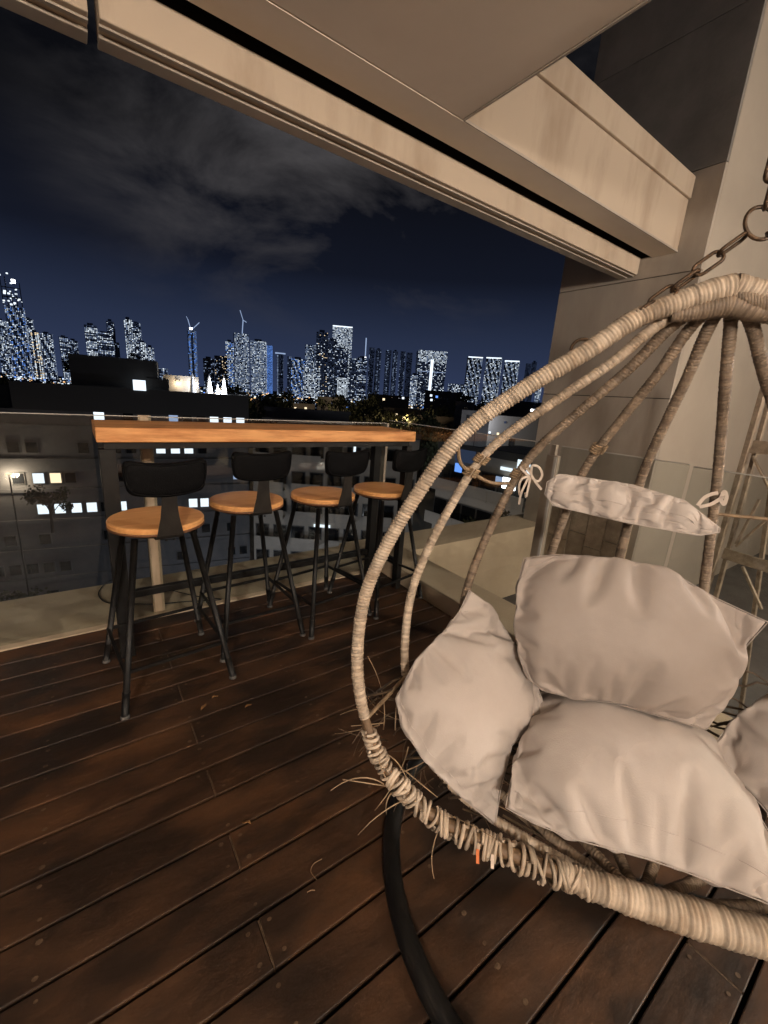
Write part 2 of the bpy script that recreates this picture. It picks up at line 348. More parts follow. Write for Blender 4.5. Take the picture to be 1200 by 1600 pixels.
# ------------------------------------------------------------------ terrace structure
deck = empty('deck', kind='structure')
edges = [2.463]
ys = [0.503, 0.635, 0.760, 0.889, 1.015, 1.158, 1.283, 1.409]
y = ys[-1]; up_ = []
while y < 2.35: y += .1317; up_.append(y)
lo_ = []; y = ys[0]
while y > -2.1: y -= .1285; lo_.append(y)
rows = sorted(lo_)+ys+up_; rows[-1] = 2.463
screws = MB(); jd = MB()
def disc(mb, x, y, z, r):
    b = len(mb.v)
    for k in range(8): mb.v.append((x+r*math.cos(k*math.pi/4)*1.0, y+r*.85*math.sin(k*math.pi/4), z))
    mb.f.append(tuple(b+k for k in range(8)))
GAP = .0042
for i in range(len(rows)-1):
    a, b = rows[i]+GAP, rows[i+1]-GAP
    par = (round((a-.503)/.13)) % 2
    # butt joints over the joists: every second board at x = 0.25, the others elsewhere
    cuts = [-3.0, .25, 1.80] if (par == 1) else [-3.0, -1.1, 1.80]
    if a > 1.45: cuts = [-3.0, (.25 if par else -1.55), 1.80]
    if a < .45: cuts = [-3.0, (.25 if par else 1.15), 1.80]
    for x0, x1 in zip(cuts[:-1], cuts[1:]):
        dz = random.uniform(-.0012, .0012)
        mb = MB(); n = 6
        # board with a crowned, slightly wavy long edge
        mb.box(x0+.0018, x1-.0018, a, b, -.026, dz)
        mb.build('board', M['deck'], deck, bevel=.003)
    for c_ in cuts[1:-1]: jd.box(c_-.0017, c_+.0017, a+.004, b-.004, -.02, -.0012)
    for jx in np.arange(-1.55, 1.8, .45):
        for yy in (a+.022, b-.022):
            offs = (-.028, .028) if any(abs(jx-c) < .02 for c in cuts[1:-1]) else (0,)
            for o2 in offs:
              if random.random() > .2: disc(screws, jx+o2+random.uniform(-.006, .006), yy+random.uniform(-.004, .004), .0022, random.uniform(.0045, .0078))
tag(jd.build('joint_dirt', M['screw'], deck), kind='stuff')
tag(screws.build('screw_heads', M['screw'], deck), kind='stuff')
MB().box(-3.0, 1.81, -2.3, 2.455, -.30, -.035).build('joist_bed', M['deck_dark'], deck)

par = MB(); par.box(-3.2, 1.825, 2.47, 3.07, -1.0, -.001); par.box(1.825, 4.6, 2.69, 3.13, -1.0, -.001)
tag(par.build('parapet_wall', M['ledge'], bevel=.006), 'low concrete parapet running along the edge of the deck under the glass', 'parapet')
tag(MB().box(1.845, 2.16, -3.0, 2.688, -.8, .085).build('concrete_kerb', M['ledge'], bevel=.008), 'raised tan concrete kerb along the right edge of the wooden deck', 'kerb')
tag(MB().box(2.165, 14, -3.5, 2.685, -1.0, -.8).build('lower_terrace', M['floorgrey']), kind='structure')

pil = empty('concrete_pillar', (4.3, 2.3, -.8), label='tall concrete pillar with panel joints that carries the roof beams', cat='pillar')
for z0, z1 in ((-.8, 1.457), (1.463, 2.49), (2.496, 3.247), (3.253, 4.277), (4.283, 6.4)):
    MB().box(0, .04, 1.688-2.3, 2.98-2.3, z0+.8, z1+.8).build('panel', M['concrete'] if z0 < 3 else M['concrete_grey'], pil, bevel=.003)  # panels above the upper joint take a darker grey concrete
MB().box(.012, .9, 1.70-2.3, 2.97-2.3, 0, 7.15).build('core', M['dark'], pil)
tag(MB().box(4.342, 13, 1.688, 1.72, -.8, 6.4).build('plaster_wall', M['plaster']), 'smooth pale rendered wall to the right of the pillar behind the glass', 'wall')
tag(MB().box(9.2, 9.4, -3.5, 1.686, -.8, 6.4).build('side_wall', M['plaster']), 'far side wall of the lower terrace behind the swing chair', 'wall')

# stone tiles on the foot of the pillar
st = empty('stone_cladding', (4.297, 2.3, -.8), label='brown stone slab cladding low on the pillar, seen under the bolster', cat='cladding')
yy = 1.84; k = 0
while yy < 2.66:
    w_ = random.choice((.15, .19, .24)); zz = 0.0
    while zz < 1.12:
        h_ = random.choice((.30, .42, .55)); h2 = min(h_, 1.13-zz)
        if h2 > .08: MB().box(-.018-random.uniform(0, .008), .001, yy-2.3, min(yy+w_, 2.68)-.007-2.3, zz+.004, zz+h2-.003).build('stone', M['stone'], st, bevel=.004)
        zz += h_
    yy += w_
tag(MB().box(4.262, 4.297, 1.745, 1.79, -.8, .36).build('white_upright', M['postwood'], bevel=.003), 'narrow pale upright beside the stone cladding at the pillar foot', 'upright')

# roof slab, beams
slab = empty('ceiling', kind='structure')
MB().box(-3.6, 1.712, -2.6, 1.897, 2.660, 2.90).build('slab', M['soffit'], slab, bevel=.004)
MB().box(1.7125, 1.722, -2.6, 1.89, 2.654, 2.70).build('drip_edge', M['concrete'], slab)
ub = empty('roof_beam', (0, 2, 2.66), label='deep stained concrete beam behind the ceiling opening, ending at the pillar', cat='beam')
MB().box(-3.6, 4.296, -.1, .098, .0005, .385).build('web', M['stain'], ub, bevel=.003)
MB().box(-3.6, 4.295, -.099, .097, -.003, -.0001).build('soffit_sheet', M['soffit'], ub)
MB().box(1.2, 4.294, -.118, .112, .388, .545).build('coping', M['stain'], ub, bevel=.006)
MB().box(1.724, 4.294, -.106, -.1, -.003, .010).build('drip_edge', M['concrete'], ub)
fb = empty('fascia_beam', (0, 2.19, 2.53), label='long outer fascia beam lit warm along the top of the terrace opening', cat='beam')
for x0, x1 in ((-3.6, .172), (.205, 4.285)):
    MB().box(x0, x1, 0, .145, 0, .24).build('beam_segment', M['stain'], fb, bevel=.005)
    MB().box(x0, x1, .03, .05, -.008, -.0005).build('underside_batten', M['concrete'], fb)
    MB().box(x0, x1, .085, .16, -.014, -.0005).build('underside_batten', M['concrete'], fb, bevel=.003)
tag(MB().box(-3.6, 4.297, 2.100, 2.189, 2.666, 2.76).build('gap_shade_sheet', M['dark']), 'black sheet standing for the dark of the gap between the ceiling and the fascia beam', 'gap strip')  # black sheet put in to paint the dark of an open slot

# house wall behind the camera with the two lamps that light the terrace
tag(MB().box(-3.6, 9.1, -2.75, -2.62, -.8, 2.66).build('house_wall', M['housewall']), 'plastered house wall closing the terrace behind the viewer', 'wall')
def wall_lamp(x, y, z, power, label, target, size=.22, col=(1, .87, .745)):
    t = empty('wall_lamp', (x, y, z), label=label, cat='lamp', group='terrace lamps')
    MB().box(-.06, .06, -.09, -.05, -.1, .1).build('back_plate', M['blacksteel'], t, bevel=.004)
    MB().lathe([(.03, -.02), (.075, 0), (.08, .03), (.05, .06)], (0, -.03, 0), 20).build('diffuser', emission('lamp_glow', col, 6), t, smooth=True)
    l = bpy.data.lights.new('lamp_light', 'POINT'); l.energy = power; l.shadow_soft_size = .11; l.color = col
    lo = bpy.data.objects.new('lamp_light', l); COL.objects.link(lo); lo.parent = t; lo.location = (0, .16, 0)
    d = Vector(target)-Vector((x, y+.1, z)); lo.rotation_euler = d.to_track_quat('-Z', 'Y').to_euler()
wall_lamp(1.5, -2.5, 2.45, 75, 'warm wall lamp on the right of the house wall', (1.2, 1.5, .9))
wall_lamp(-1.4, -2.5, 2.35, 370, 'warm wall lamp on the left of the house wall', (1.6, 1.8, 1.3))
wall_lamp(4.0, -2.5, 2.5, 470, 'warm wall lamp over the lower terrace at the right end of the house wall', (3, 1.5, .5))

# ------------------------------------------------------------------ glass balustrade
gb = empty('glass_balustrade', (0, 2.52, 0), label='frameless glass balustrade along the far edge behind the bar table', cat='balustrade')
for x0, x1 in ((-3.2, .262), (.300, 1.822)):
    MB().box(x0, x1, -.006, .006, .0, 1.118).build('pane', M['glass'], gb)
    MB().box(x0, x1, -.0065, .0065, 1.1185, 1.1225).build('pane_edge', M['glassedge'], gb)
MB().box(.255, .315, .012, .052, 0, 1.125).build('post', M['postwood'], gb, bevel=.003)
MB().box(1.826, 1.846, -.004, .05, .0, 1.12).build('corner_post', M['alu'], gb, bevel=.002)
gs = empty('glass_balustrade', (1.83, 0, 0), label='frameless glass balustrade along the right edge behind the swing chair', cat='balustrade')
for y0, y1, h in ((1.19, 2.49, 1.14), (.60, 1.12, 1.135), (-2.4, .585, 1.13)):
    MB().box(-.006, .006, y0, y1, .09, h).build('pane', M['glass'], gs)
    MB().box(-.0065, .0065, y0, y1, h+.0005, h+.0045).build('pane_edge', M['glassedge'], gs)
MB().box(-.012, .012, 1.125, 1.185, -.02, 1.09).build('post', M['alu'], gs, bevel=.002)
MB().box(-.016, -.0125, 1.128, 1.143, -.02, 1.085).build('post_strip', M['glassedge'], gs)
MB().box(-.010, .010, 1.145, 1.17, 1.09, 1.14).build('glass_clamp', M['alu'], gs, bevel=.002)

# ------------------------------------------------------------------ bar table
tb = empty('bar_table', (.06, 2.12, 0), label='long narrow bar table with an orange pine top and black steel legs', cat='table')
MB().box(-.005, 1.695, -.025, .365, 1.040, 1.102).build('tabletop', M['pine'], tb, bevel=.004)
MB().box(.02, 1.67, .0, .03, 1.008, 1.038).build('apron', M['blacksteel'], tb, bevel=.002)
MB().box(.02, 1.67, .31, .34, 1.008, 1.038).build('apron', M['blacksteel'], tb, bevel=.002)
for x_, y_, w_ in ((.0, .0, .062), (.008, .285, .055), (1.652, .0, .04), (1.60, .285, .055)):
    MB().box(x_, x_+w_, y_, y_+.055, 0, 1.008).build('leg', M['blacksteel'], tb, bevel=.003)
MB().box(.06, 1.60, .30, .335, .165, .205).build('footrest', M['blacksteel'], tb, bevel=.003)
MB().box(1.66, 1.69, .055, .285, .165, .205).build('side_rail', M['blacksteel'], tb, bevel=.003)
MB().box(.012, .045, .055, .285, .165, .205).build('side_rail', M['blacksteel'], tb, bevel=.003)

# ------------------------------------------------------------------ bar stools
def rounded_back():
    mb = MB(); nx, nz = 20, 8; W_, H_, Rr = .142, .064, .024; P = []
    out_ = []
    for cx, cz, a0 in ((W_-Rr, H_-Rr, 0), (-W_+Rr, H_-Rr, 90), (-W_+Rr, -H_+Rr, 180), (W_-Rr, -H_+Rr, 270)):
        for k in range(7):
            a = math.radians(a0+90*k/6); out_.append((cx+Rr*math.cos(a), cz+Rr*math.sin(a)))
    # rows of points across the plate, curved round the sitter
    def yb(x, off): return -.220+.85*x*x+off
    xs = W_*np.sin(np.linspace(-math.pi/2, math.pi/2, nx+1))
    def halfh(x):
        d = max(0, abs(x)-(W_-Rr)); return H_-Rr+math.sqrt(max(0, Rr*Rr-d*d))
    grid = []
    for off in (-.016, .016):
        for x in xs:
            for k in range(nz+1):
                t = -1+2*k/nz; h = halfh(x); z = t*h
                puff = .55+.45*(1-t**4)*(1-abs(x/W_)**6); grid.append((x*(1-.05*(t < 0)*abs(t)), yb(x, off*puff)-z*.12, .948+z+(.016*abs(x/W_)**2)))
    mb.v = grid; w = nz+1; s = (nx+1)*w
    for i in range(nx):
        for k in range(nz):
            a, b, c, d = i*w+k, (i+1)*w+k, (i+1)*w+k+1, i*w+k+1
            mb.f.append((a, b, c, d)); mb.f.append((s+a, s+d, s+c, s+b))
    for i in range(nx):
        mb.f.append((i*w, s+i*w, s+(i+1)*w, (i+1)*w)); mb.f.append((i*w+nz, (i+1)*w+nz, s+(i+1)*w+nz, s+i*w+nz))
    for k in range(nz):
        mb.f.append((k, k+1, s+k+1, s+k)); e_ = nx*w; mb.f.append((e_+k, s+e_+k, s+e_+k+1, e_+k+1))
    return mb
def make_stool():
    t = empty('bar_stool', (0, 0, 0), cat='bar stool', group='bar stools at the table')
    MB().lathe([(.150, .716), (.176, .7165), (.181, .721), (.182, .744), (.1785, .749), (.17, .7500), (.0, .7502)][:6]+[(.001, .7503)], seg=48).build('seat', M['ply'], t, smooth=False, bevel=0)
    MB().lathe([(.1765, .7155), (.1832, .7185), (.1836, .7265), (.1822, .7285)], seg=48).build('seat_edge', M['plyedge'], t, smooth=True)
    MB().lathe([(.12, .698), (.142, .700), (.142, .714), (.12, .7145)], seg=24).build('seat_plate', M['blacksteel'], t)
    for i, (sx, sy) in enumerate(((-1, -1), (1, -1), (1, 1), (-1, 1))):
        a = Vector((sx*.108, sy*.108, .70)); b = Vector((sx*.216, sy*.222, .012)); c = a.lerp(b, .86)
        MB().tube([a, c], .0125, 12).build('leg', M['blacksteel'], t, smooth=True)
        lg = bpy.data.objects[t.children[-1].name] if t.children else None
        sl = MB().tube([c, c.lerp(b, .03), c.lerp(b, .06), b], [.0128, .0158, .0148, .0135], 12).build('foot_sleeve', M['blacksteel'], t, smooth=True)
        MB().lathe([(.014, -.012), (.017, -.010), (.016, 0), (.012, .004)], tuple(b), 14).build('rubber_foot', M['rubber'], sl, smooth=True)
    q = .197; zr = .185
    for (x0, y0), (x1, y1) in (((-q, -q), (q, -q)), ((q, -q), (q, q)), ((q, q), (-q, q)), ((-q, q), (-q, -q))):
        MB().bar((x0, y0, zr), (x1, y1, zr), .012, .012).build('rung', M['blacksteel'], t)
    # tapered plate that carries the backrest: under the seat, round its edge and up
    prof = [(-.06, .712, .052), (-.150, .7125, .052), (-.182, .7125, .051), (-.193, .716, .050), (-.198, .726, .048), (-.201, .76, .041), (-.206, .80, .033), (-.212, .86, .027), (-.216, .90, .026)]
    mb = MB(); th = .0035
    for k, (y_, z_, hw) in enumerate(prof):
        if k < 3: n_ = (0, 0, 1)
        elif k == 3: n_ = (0, .7, .7)
        else: n_ = (0, 1, 0)
        for s_ in (0, -1):
            for x_ in (-hw, hw): mb.v.append((x_, y_+n_[1]*s_*th, z_+n_[2]*s_*th))
    for k in range(len(prof)-1):
        a = k*4; b = a+4
        mb.f += [(a, a+1, b+1, b), (a+2, b+2, b+3, a+3), (a, b, b+2, a+2), (a+1, a+3, b+3, b+1)]
    mb.build('back_bracket', M['gunmetal'], t)
    rb = rounded_back().build('backrest', M['blackvinyl'], t, smooth=True)
    edge = []
    for k in range(56):
        a = 2*math.pi*k/56; cx = math.copysign(min(abs(math.cos(a))**.28, 1), math.cos(a))*.136; cz = math.copysign(abs(math.sin(a))**.42, math.sin(a))*.058
        edge.append((cx*(1-.05*(cz < 0)*abs(cz)/.062), -.220+.85*cx*cx-.013-cz*.12, .948+cz+.016*(cx/.142)**2))
    MB().tube(edge, .0028, 6, closed=True).build('piping', M['blackvinyl'], rb, smooth=True)
    bl = MB()
    for dx in (-.014, .014):
        bl.lathe([(.005, -.003), (.006, 0), (.003, .003)], (dx, -.19, .705), 8)
    bl.build('bolt', M['gunmetal'], t)
    return t
stool = make_stool()
for i, (x_, y_, a_, lb) in enumerate(((.235, 1.925, 5, 'black bar stool nearest the viewer, leftmost of the four at the table'),
        (.672, 2.105, 3, 'second bar stool from the left, its round seat just clear of the first'),
        (1.104, 2.095, 9, 'third bar stool from the left, with scratched varnish on its seat'),
        (1.530, 2.110, 11, 'farthest bar stool, partly hidden behind the rattan rim of the swing'))):
    s_ = stool if i == 0 else copy_tree(stool); s_.location = (x_, y_, .001); s_.rotation_euler.z = math.radians(a_); s_['label'] = lb

# ------------------------------------------------------------------ swing chair
HP = np.array([(0.0, 0.0), (.012, .045), (.06, .157), (.137, .251), (.222, .364), (.337, .488), (.511, .583), (.657, .641), (.769, .664), (.908, .657), (1.024, .622), (1.118, .565), (1.185, .476), (1.214, .397), (1.228, .31), (1.238, .201), (1.243, .1), (1.245, 0)])
hoop_half = catmull([(v, r) for v, r in HP], 6)
def hoop_pts():
    left = [L2W(-r, v, 0) for v, r in hoop_half]; right = [L2W(r, v, 0) for v, r in hoop_half]
    return left[:-1]+right[::-1][:-1]
def hoop_r(v):
    a = np.array(hoop_half); k = int(np.argmax(a[:, 1])); 
    return np.interp(v, a[:, 0], a[:, 1])
def wrap_tube(path, radf, pitch, amp, seg=14, jitter=.0, seed=0):
    rng = np.random.default_rng(seed); per = 5
    P, s = resample(path, pitch/per); n = len(P); L_ = s[-1]
    nw = int(L_/pitch)+3; rnd = rng.random(nw); hg = 1+rng.normal(size=nw)*jitter
    rr = []; at = []
    for i in range(n):
        base = radf(s[i]/L_); ph = s[i]/pitch
        w_ = int(ph) % nw; q = ph-int(ph)
        def rf(a, base=base, ph=ph):
            x = ph+a/(2*math.pi)*.35*0+.0; q_ = (x+.28*math.sin(a)) % 1; k_ = int(x+.28*math.sin(a)) % nw
            return base+amp*hg[k_]*(math.sin(math.pi*q_)**.45-.5)
        rr.append(rf); at.append(float(rnd[w_]))
    mb = MB(); mb.tube([tuple(p) for p in P], rr, seg, att=at); return mb
chair = empty('swing_chair', tuple(APEX-np.array([0, 0, 1.55])), label='egg shaped rattan swing chair with beige cushions hanging over the deck', cat='swing chair')
CI = chair.location.copy()
def cbuild(mb, name, m, parent=None, smooth=True, bevel=0):
    mb.v = [tuple(Vector(v)-CI) for v in mb.v]; return mb.build(name, m, parent or chair, smooth=smooth, bevel=bevel)
# rim, from the right foot over the apex to the left foot
def rim_path(side, v0, v1, n=120):
    a = np.array(hoop_half); d = np.r_[0, np.cumsum(np.linalg.norm(np.diff(a, axis=0), axis=1))]
    t = np.linspace(v0, v1, n)*d[-1]
    vv, rr_ = np.interp(t, d, a[:, 0]), np.interp(t, d, a[:, 1]); return [L2W(side*r_, v_, 0) for v_, r_ in zip(vv, rr_)]
SPL = .655
def rim_rad(t):  # t along the upper section
    return np.interp(t, [0, .05, .12, .35, .55, .75, .95, 1], [.025, .0225, .0185, .0172, .0155, .0138, .0132, .011])
for side, sd in ((-1, 1), (1, 2)):
    cbuild(wrap_tube(rim_path(side, 0, SPL), rim_rad, .0076, .0040, seed=sd, jitter=.25), 'rim', M['rattan'])
# lower rim: core tube with loose coarse wraps, then a thick band in the middle
for side in (-1, 1):
    cbuild(MB().tube([tuple(p) for p in rim_path(side, SPL-.02, .985, 60)], list(np.linspace(.0105, .017, 60)), 12), 'rim_core', M['rattan_dark'])
cbuild(wrap_tube(rim_path(-1, .925, 1.0, 40)+rim_path(1, .77, 1.0, 70)[::-1][1:], lambda t: .021+.011*math.sin(math.pi*t)**.7, .0098, .0055, seed=5, jitter=.35, seg=18), 'rim_band', M['rattan'])
rng = random.Random(4)
for side in (-1, 1):
    a = np.array(hoop_half); d = np.r_[0, np.cumsum(np.linalg.norm(np.diff(a, axis=0), axis=1))]
    t_ = .668; wr = MB(); at = []
    pth = lambda t: Vector(L2W(side*np.interp(t*d[-1], d, a[:, 1]), np.interp(t*d[-1], d, a[:, 0]), 0))
    while t_ < (.950 if side < 0 else .78):
        c = pth(t_); tg = (pth(t_+.003)-pth(t_-.003)).normalized()
        ti = tg.copy(); ti.rotate(Matrix.Rotation(rng.uniform(-.45, .45), 3, Vector(NN))); ti.rotate(Matrix.Rotation(rng.uniform(-.3, .3), 3, 'Z'))
        x_ = ti.orthogonal().normalized(); y_ = ti.cross(x_)
        r_ = np.interp(t_, [.66, .72, .9], [.0155, .0185, .024])*rng.uniform(.93, 1.18); th = rng.uniform(.0034, .0050)
        turns = rng.choice((1, 1, 1.6)); n_ = int(16*turns); off = rng.uniform(0, 6.28); col_ = rng.random()
        sag = Vector((0, 0, -1))*rng.uniform(0, .007)
        pts = [c+sag+(x_*math.cos(off+k/16*6.283)+y_*math.sin(off+k/16*6.283))*r_+tg*(k/16*.008) for k in range(n_+1)]
        wr.tube(pts, th, 6, att=[col_]*(n_+1))
        t_ += rng.uniform(.0040, .0075)
    cbuild(wr, 'loose_wraps', M['rattan'])
# ribs: meridians between the apex and the middle of the rim's foot
RIBS = [(15, .90), (29, .755), (53.5, .60), (83, .535), (118.5, .50), (146, .62), (164, .86)]
rib_curves = []
def rib_r(v, e):
    s_ = min(1, max(0, v/.42)); return hoop_r(v)*e*(.80+.20*s_*s_*(3-2*s_))
for i, (ph, e_) in enumerate(RIBS):
    p = math.radians(ph); lw, lm = -math.cos(p), math.sin(p)
    pts = []
    for (v, r_) in hoop_half[3:-2]:
        s_ = min(1, max(0, v/.42)); rr_ = r_*e_*(.80+.20*s_*s_*(3-2*s_)); pts.append(L2W(lw*rr_, v, lm*rr_))
    rib_curves.append(pts)
    cbuild(wrap_tube([L2W(lw*.012, .035, lm*.012)]+pts, lambda t: np.interp(t, [0, .06, .2, 1], [.0155, .0118, .0106, .0110]), .0066, .0020, seg=12, seed=20+i, jitter=.3), 'rib', M['rattan'] if i in (0,) else M['rattan_shaded'])
# the wrapped crown where ribs meet the rim
crown = MB(); rngc = random.Random(2)
for k in range(24):
    t = .004+.115*k/23; a0 = L2W(t, .006+.42*abs(t)*.62, 0)
    rr_ = (.021*(1-abs(t)*1.6)+.004)*min(1, .72+k*.05)
    ring = []
    for j in range(14):
        a = 2*math.pi*j/14; ring.append(Vector(a0)+Vector(mv)*(math.cos(a)*rr_*1.15+rr_*.35)+Vector(ax)*(math.sin(a)*rr_+rr_*.35)+Vector(wv)*(.010*math.sin(a+1)))
    crown.tube(ring, .0036, 6, closed=True, att=[rngc.random()]*14)
cbuild(crown, 'crown_wrap', M['rattan_shaded'])
cbuild(wrap_tube([L2W(t, .030+.42*abs(t)*.62, .006) for t in np.linspace(-.10, .10, 16)], lambda t: .010+.011*math.sin(math.pi*t)**.8, .0062, .0026, seg=14, seed=33, jitter=.35), 'crown_core', M['rattan_shaded'])
# surface point of the basket at angle phi, height v
def basket(ph, v, grow=1.0):
    phs = [0]+[a for a, _ in RIBS]+[180]; es = [1]+[e for _, e in RIBS]+[1]
    e_ = np.interp(ph, phs, es); p = math.radians(ph); r_ = hoop_r(v)*e_*grow
    return L2W(-math.cos(p)*r_, v, math.sin(p)*r_)
# woven lower basket: thin strands running round from rib to rib, many of them loose or broken
weave = MB(); rw = random.Random(9)
for k in range(46):
    v0 = .80+.42*(k/45)**.8; a0 = rw.uniform(0, 25) if rw.random() < .6 else rw.uniform(0, 120); a1 = a0+rw.uniform(60, 180); a1 = min(a1, 180)
    if v0 < .95: a0 = max(a0, 60); a1 = max(a1, 120)
    pts = []; n_ = 26
    for j in range(n_+1):
        ph = a0+(a1-a0)*j/n_; pts.append(Vector(basket(ph, min(1.235, v0+.010*math.sin(j*.9+k)+rw.uniform(-.006, .006)), 1.0+.018*math.sin(j*1.6+k*2))))
    weave.tube(pts, rw.uniform(.0022, .0036), 5)
tag(cbuild(weave, 'weave', M['strand_dark']), kind='stuff')
loose = MB()
def stray(p, d, l, r_=.0016, sag=.4, n=9):
    p = Vector(p); d = Vector(d).normalized(); pts = [p.copy()]; side = Vector((rw.uniform(-1, 1), rw.uniform(-1, 1), rw.uniform(-1, 1)))*.5
    for k in range(n):
        d = (d+side*.22+Vector((0, 0, -sag*.12))).normalized(); p = p+d*l/n; pts.append(p.copy())
    loose.tube(pts, [r_*(1-.5*k/n) for k in range(n+1)], 5)
for k in range(95):
    ph = rw.uniform(-5, 75); v = rw.uniform(1.02, 1.22); stray(basket(max(ph, 0), v), (rw.uniform(-1, 1), rw.uniform(-1, 1), rw.uniform(-.4, .5)), rw.uniform(.05, .20), rw.uniform(.0010, .0021), .2)
for px_, py_, dx, dy, l in ((600, 1225, -1, -.8, .13), (603, 1228, -1, -.15, .11), (612, 1238, -.8, .8, .05), (604, 1218, -.6, -1, .07), (620, 1236, .9, .7, .06)):
    d = R*dx-U*dy; stray(px_hoop(px_, py_, -.015), d, l, .0018, .15)
tag(cbuild(loose, 'loose_strands', M['strand']), kind='stuff')
loose = MB()
for k in range(120):
    ph = rw.uniform(0, 60); v = rw.uniform(1.0, 1.20); stray(basket(ph, v, rw.uniform(1.0, 1.03)), np.array([-wv[1], wv[0], 0])*rw.uniform(-1, 1)+wv*rw.uniform(-1, .3)+np.array([0, 0, rw.uniform(-.5, .15)]), rw.uniform(.05, .14), rw.uniform(.0012, .0024), .1)
tag(cbuild(loose, 'nest_strands', M['strand_dark']), kind='stuff')
for (px_, py_), m_ in (((745, 1337), 'tape'), ((768, 1345), 'tape_white')):
    c = px_hoop(px_, py_, -.028); mb = MB(); a = Vector(c)+Vector(ax)*-.014; mb.bar(a, Vector(c)+Vector(ax)*.016+Vector(wv)*.004, .0065, .0012, up=NN); cbuild(mb, 'tape_end', M[m_], smooth=False)
# lacing cords between rim and ribs
def on_rib(i, v):
    P = np.array(rib_curves[i]); vv = (P-APEX) @ ax; return np.array([np.interp(v, vv, P[:, k]) for k in range(3)])
def on_rim(side, v): return L2W(side*hoop_r(v), v, 0)
c1 = catmull([on_rim(-1, .345), (on_rim(-1, .38)+on_rib(0, .40))/2, on_rib(0, .405), (on_rib(0, .41)+on_rib(1, .42))/2+ax*.008, on_rib(1, .415)], 6)
cbuild(MB().tube(c1, .0048, 7), 'lacing_cord', M['strand'])
lat = [on_rib(i, .43) for i in range(4, 7)]+[on_rim(1, .42)]
cbuild(MB().tube(catmull(lat, 6), .0042, 7), 'lacing_cord', M['strand'])
cbuild(MB().tube(catmull([on_rim(-1, 1.03), on_rim(-1, .985)*.4+on_rib(0, 1.0)*.6, on_rib(0, .965)], 6), .0050, 7), 'lacing_cord', M['strand'])
for i, v in ((0, .405), (0, .37), (1, .39), (2, .30)):
    c = Vector(on_rib(i, v)); tg = (Vector(on_rib(i, v+.02))-Vector(on_rib(i, v-.02))).normalized(); x_ = tg.orthogonal().normalized(); y_ = tg.cross(x_); k_ = MB()
    for q in range(4): k_.tube([c+tg*((q-1.5)*.006)+(x_*math.cos(a)+y_*math.sin(a))*.0155+tg*.004*math.sin(a) for a in np.linspace(0, 6.0, 12)], .0032, 6)
    cbuild(k_, 'knot', M['strand'])

# seat cushion with its lobes; loose pillow; bolster
def cloth_obj(key, name, m, parent=None, mirror=False, sub=1, pip=.0012, stitch=()):
    P = CP[key].copy(); pln = CU[key][0]; Wd = pln.out(P); fc = sims_faces[key]; rim = sims_rim[key]
    if mirror:
        q = Wd-APEX; Wd = Wd-2*np.outer(q @ wv, wv); fc = [f_[::-1] for f_ in fc]
    me = bpy.data.meshes.new(name); off = np.array(parent.location) if parent else np.zeros(3)
    me.from_pydata((Wd-off).tolist(), [], fc); me.materials.append(m); me.polygons.foreach_set('use_smooth', [True]*len(me.polygons))
    o = bpy.data.objects.new(name, me); COL.objects.link(o)
    if parent: o.parent = parent
    if sub:
        s_ = o.modifiers.new('s', 'SUBSURF'); s_.levels = s_.render_levels = sub
    if pip:
        ring = [tuple(Wd[i]-off) for i in rim]
        MB().tube(ring, pip, 6, closed=True).build('seam', m, o, smooth=True)
    for kind_, q in stitch:
        n_ = sims[key]['n']; ix = sims[key]['idx']; ks = [(i, q, 1) if kind_ == 'row' else (q, i, 1) for i in range(2, n_-1)]
        MB().tube([tuple(Wd[ix[k]]-off) for k in ks], .0011, 5).build('seam', m, o, smooth=True)
    return o
sims_faces = {k: s_['F'] for k, s_ in sims.items()}; sims_rim = {k: s_['rim'] for k, s_ in sims.items()}
cush = empty('seat_cushion', tuple(L2W(0, 1.2, .15)), label='thick beige seat cushion with puffed side lobes filling the swing chair', cat='cushion')
cloth_obj('seat', 'seat_lobe', M['cloth'], cush, stitch=[('row', 6)]); cloth_obj('left', 'side_lobe', M['cloth'], cush, stitch=[('col', 4)]); cloth_obj('left', 'side_lobe', M['cloth'], cush, mirror=True)
tag(cloth_obj('back', 'back_pillow', M['satin']), 'large creased satin beige pillow leaning against the back of the swing', 'pillow')
bols = tag(cloth_obj('bolster', 'bolster_pillow', M['cloth'], stitch=[('row', 18)]), 'small wrinkled bolster pillow tied across the swing chair ribs with ribbons', 'bolster')
def ribbon(pts, w=.008, up=NN):
    mb = MB(); P = [Vector(p) for p in catmull(pts, 8)]; u = Vector(up)
    for i, p in enumerate(P):
        t = (P[min(i+1, len(P)-1)]-P[max(i-1, 0)]).normalized(); s_ = t.cross(u).normalized()*w/2
        n_ = s_.cross(t).normalized()*.0008
        for q in (s_+n_, -s_+n_, -s_-n_, s_-n_): mb.v.append(tuple(p+q))
    for i in range(len(P)-1):
        for k in range(4): mb.f.append((i*4+k, i*4+(k+1) % 4, i*4+4+(k+1) % 4, i*4+4+k))
    return mb
plb = Plane(L2W(-.28, .41, .19), wv, NN)
def pb3(x, y, off=0): q = on_plane(x, y, NN, NN @ plb.o+off); return q
for pts in ([(846, 765), (836, 752), (828, 738), (818, 728), (812, 730)], [(830, 742), (832, 728), (842, 730), (847, 742), (840, 752), (828, 744)],
            [(828, 744), (818, 736), (814, 730), (824, 728), (830, 740)], [(828, 742), (820, 758), (814, 772), (811, 788)], [(829, 744), (826, 760), (822, 776), (821, 770)],
            [(828, 744), (816, 748), (811, 760), (812, 774)]):
    ribbon([pb3(x, y, .010+.01*math.sin(i*1.3)) for i, (x, y) in enumerate(pts)], .0055).build('ribbon', M['ribbon'], bols)
plr = L2W(.12, .43, .235)
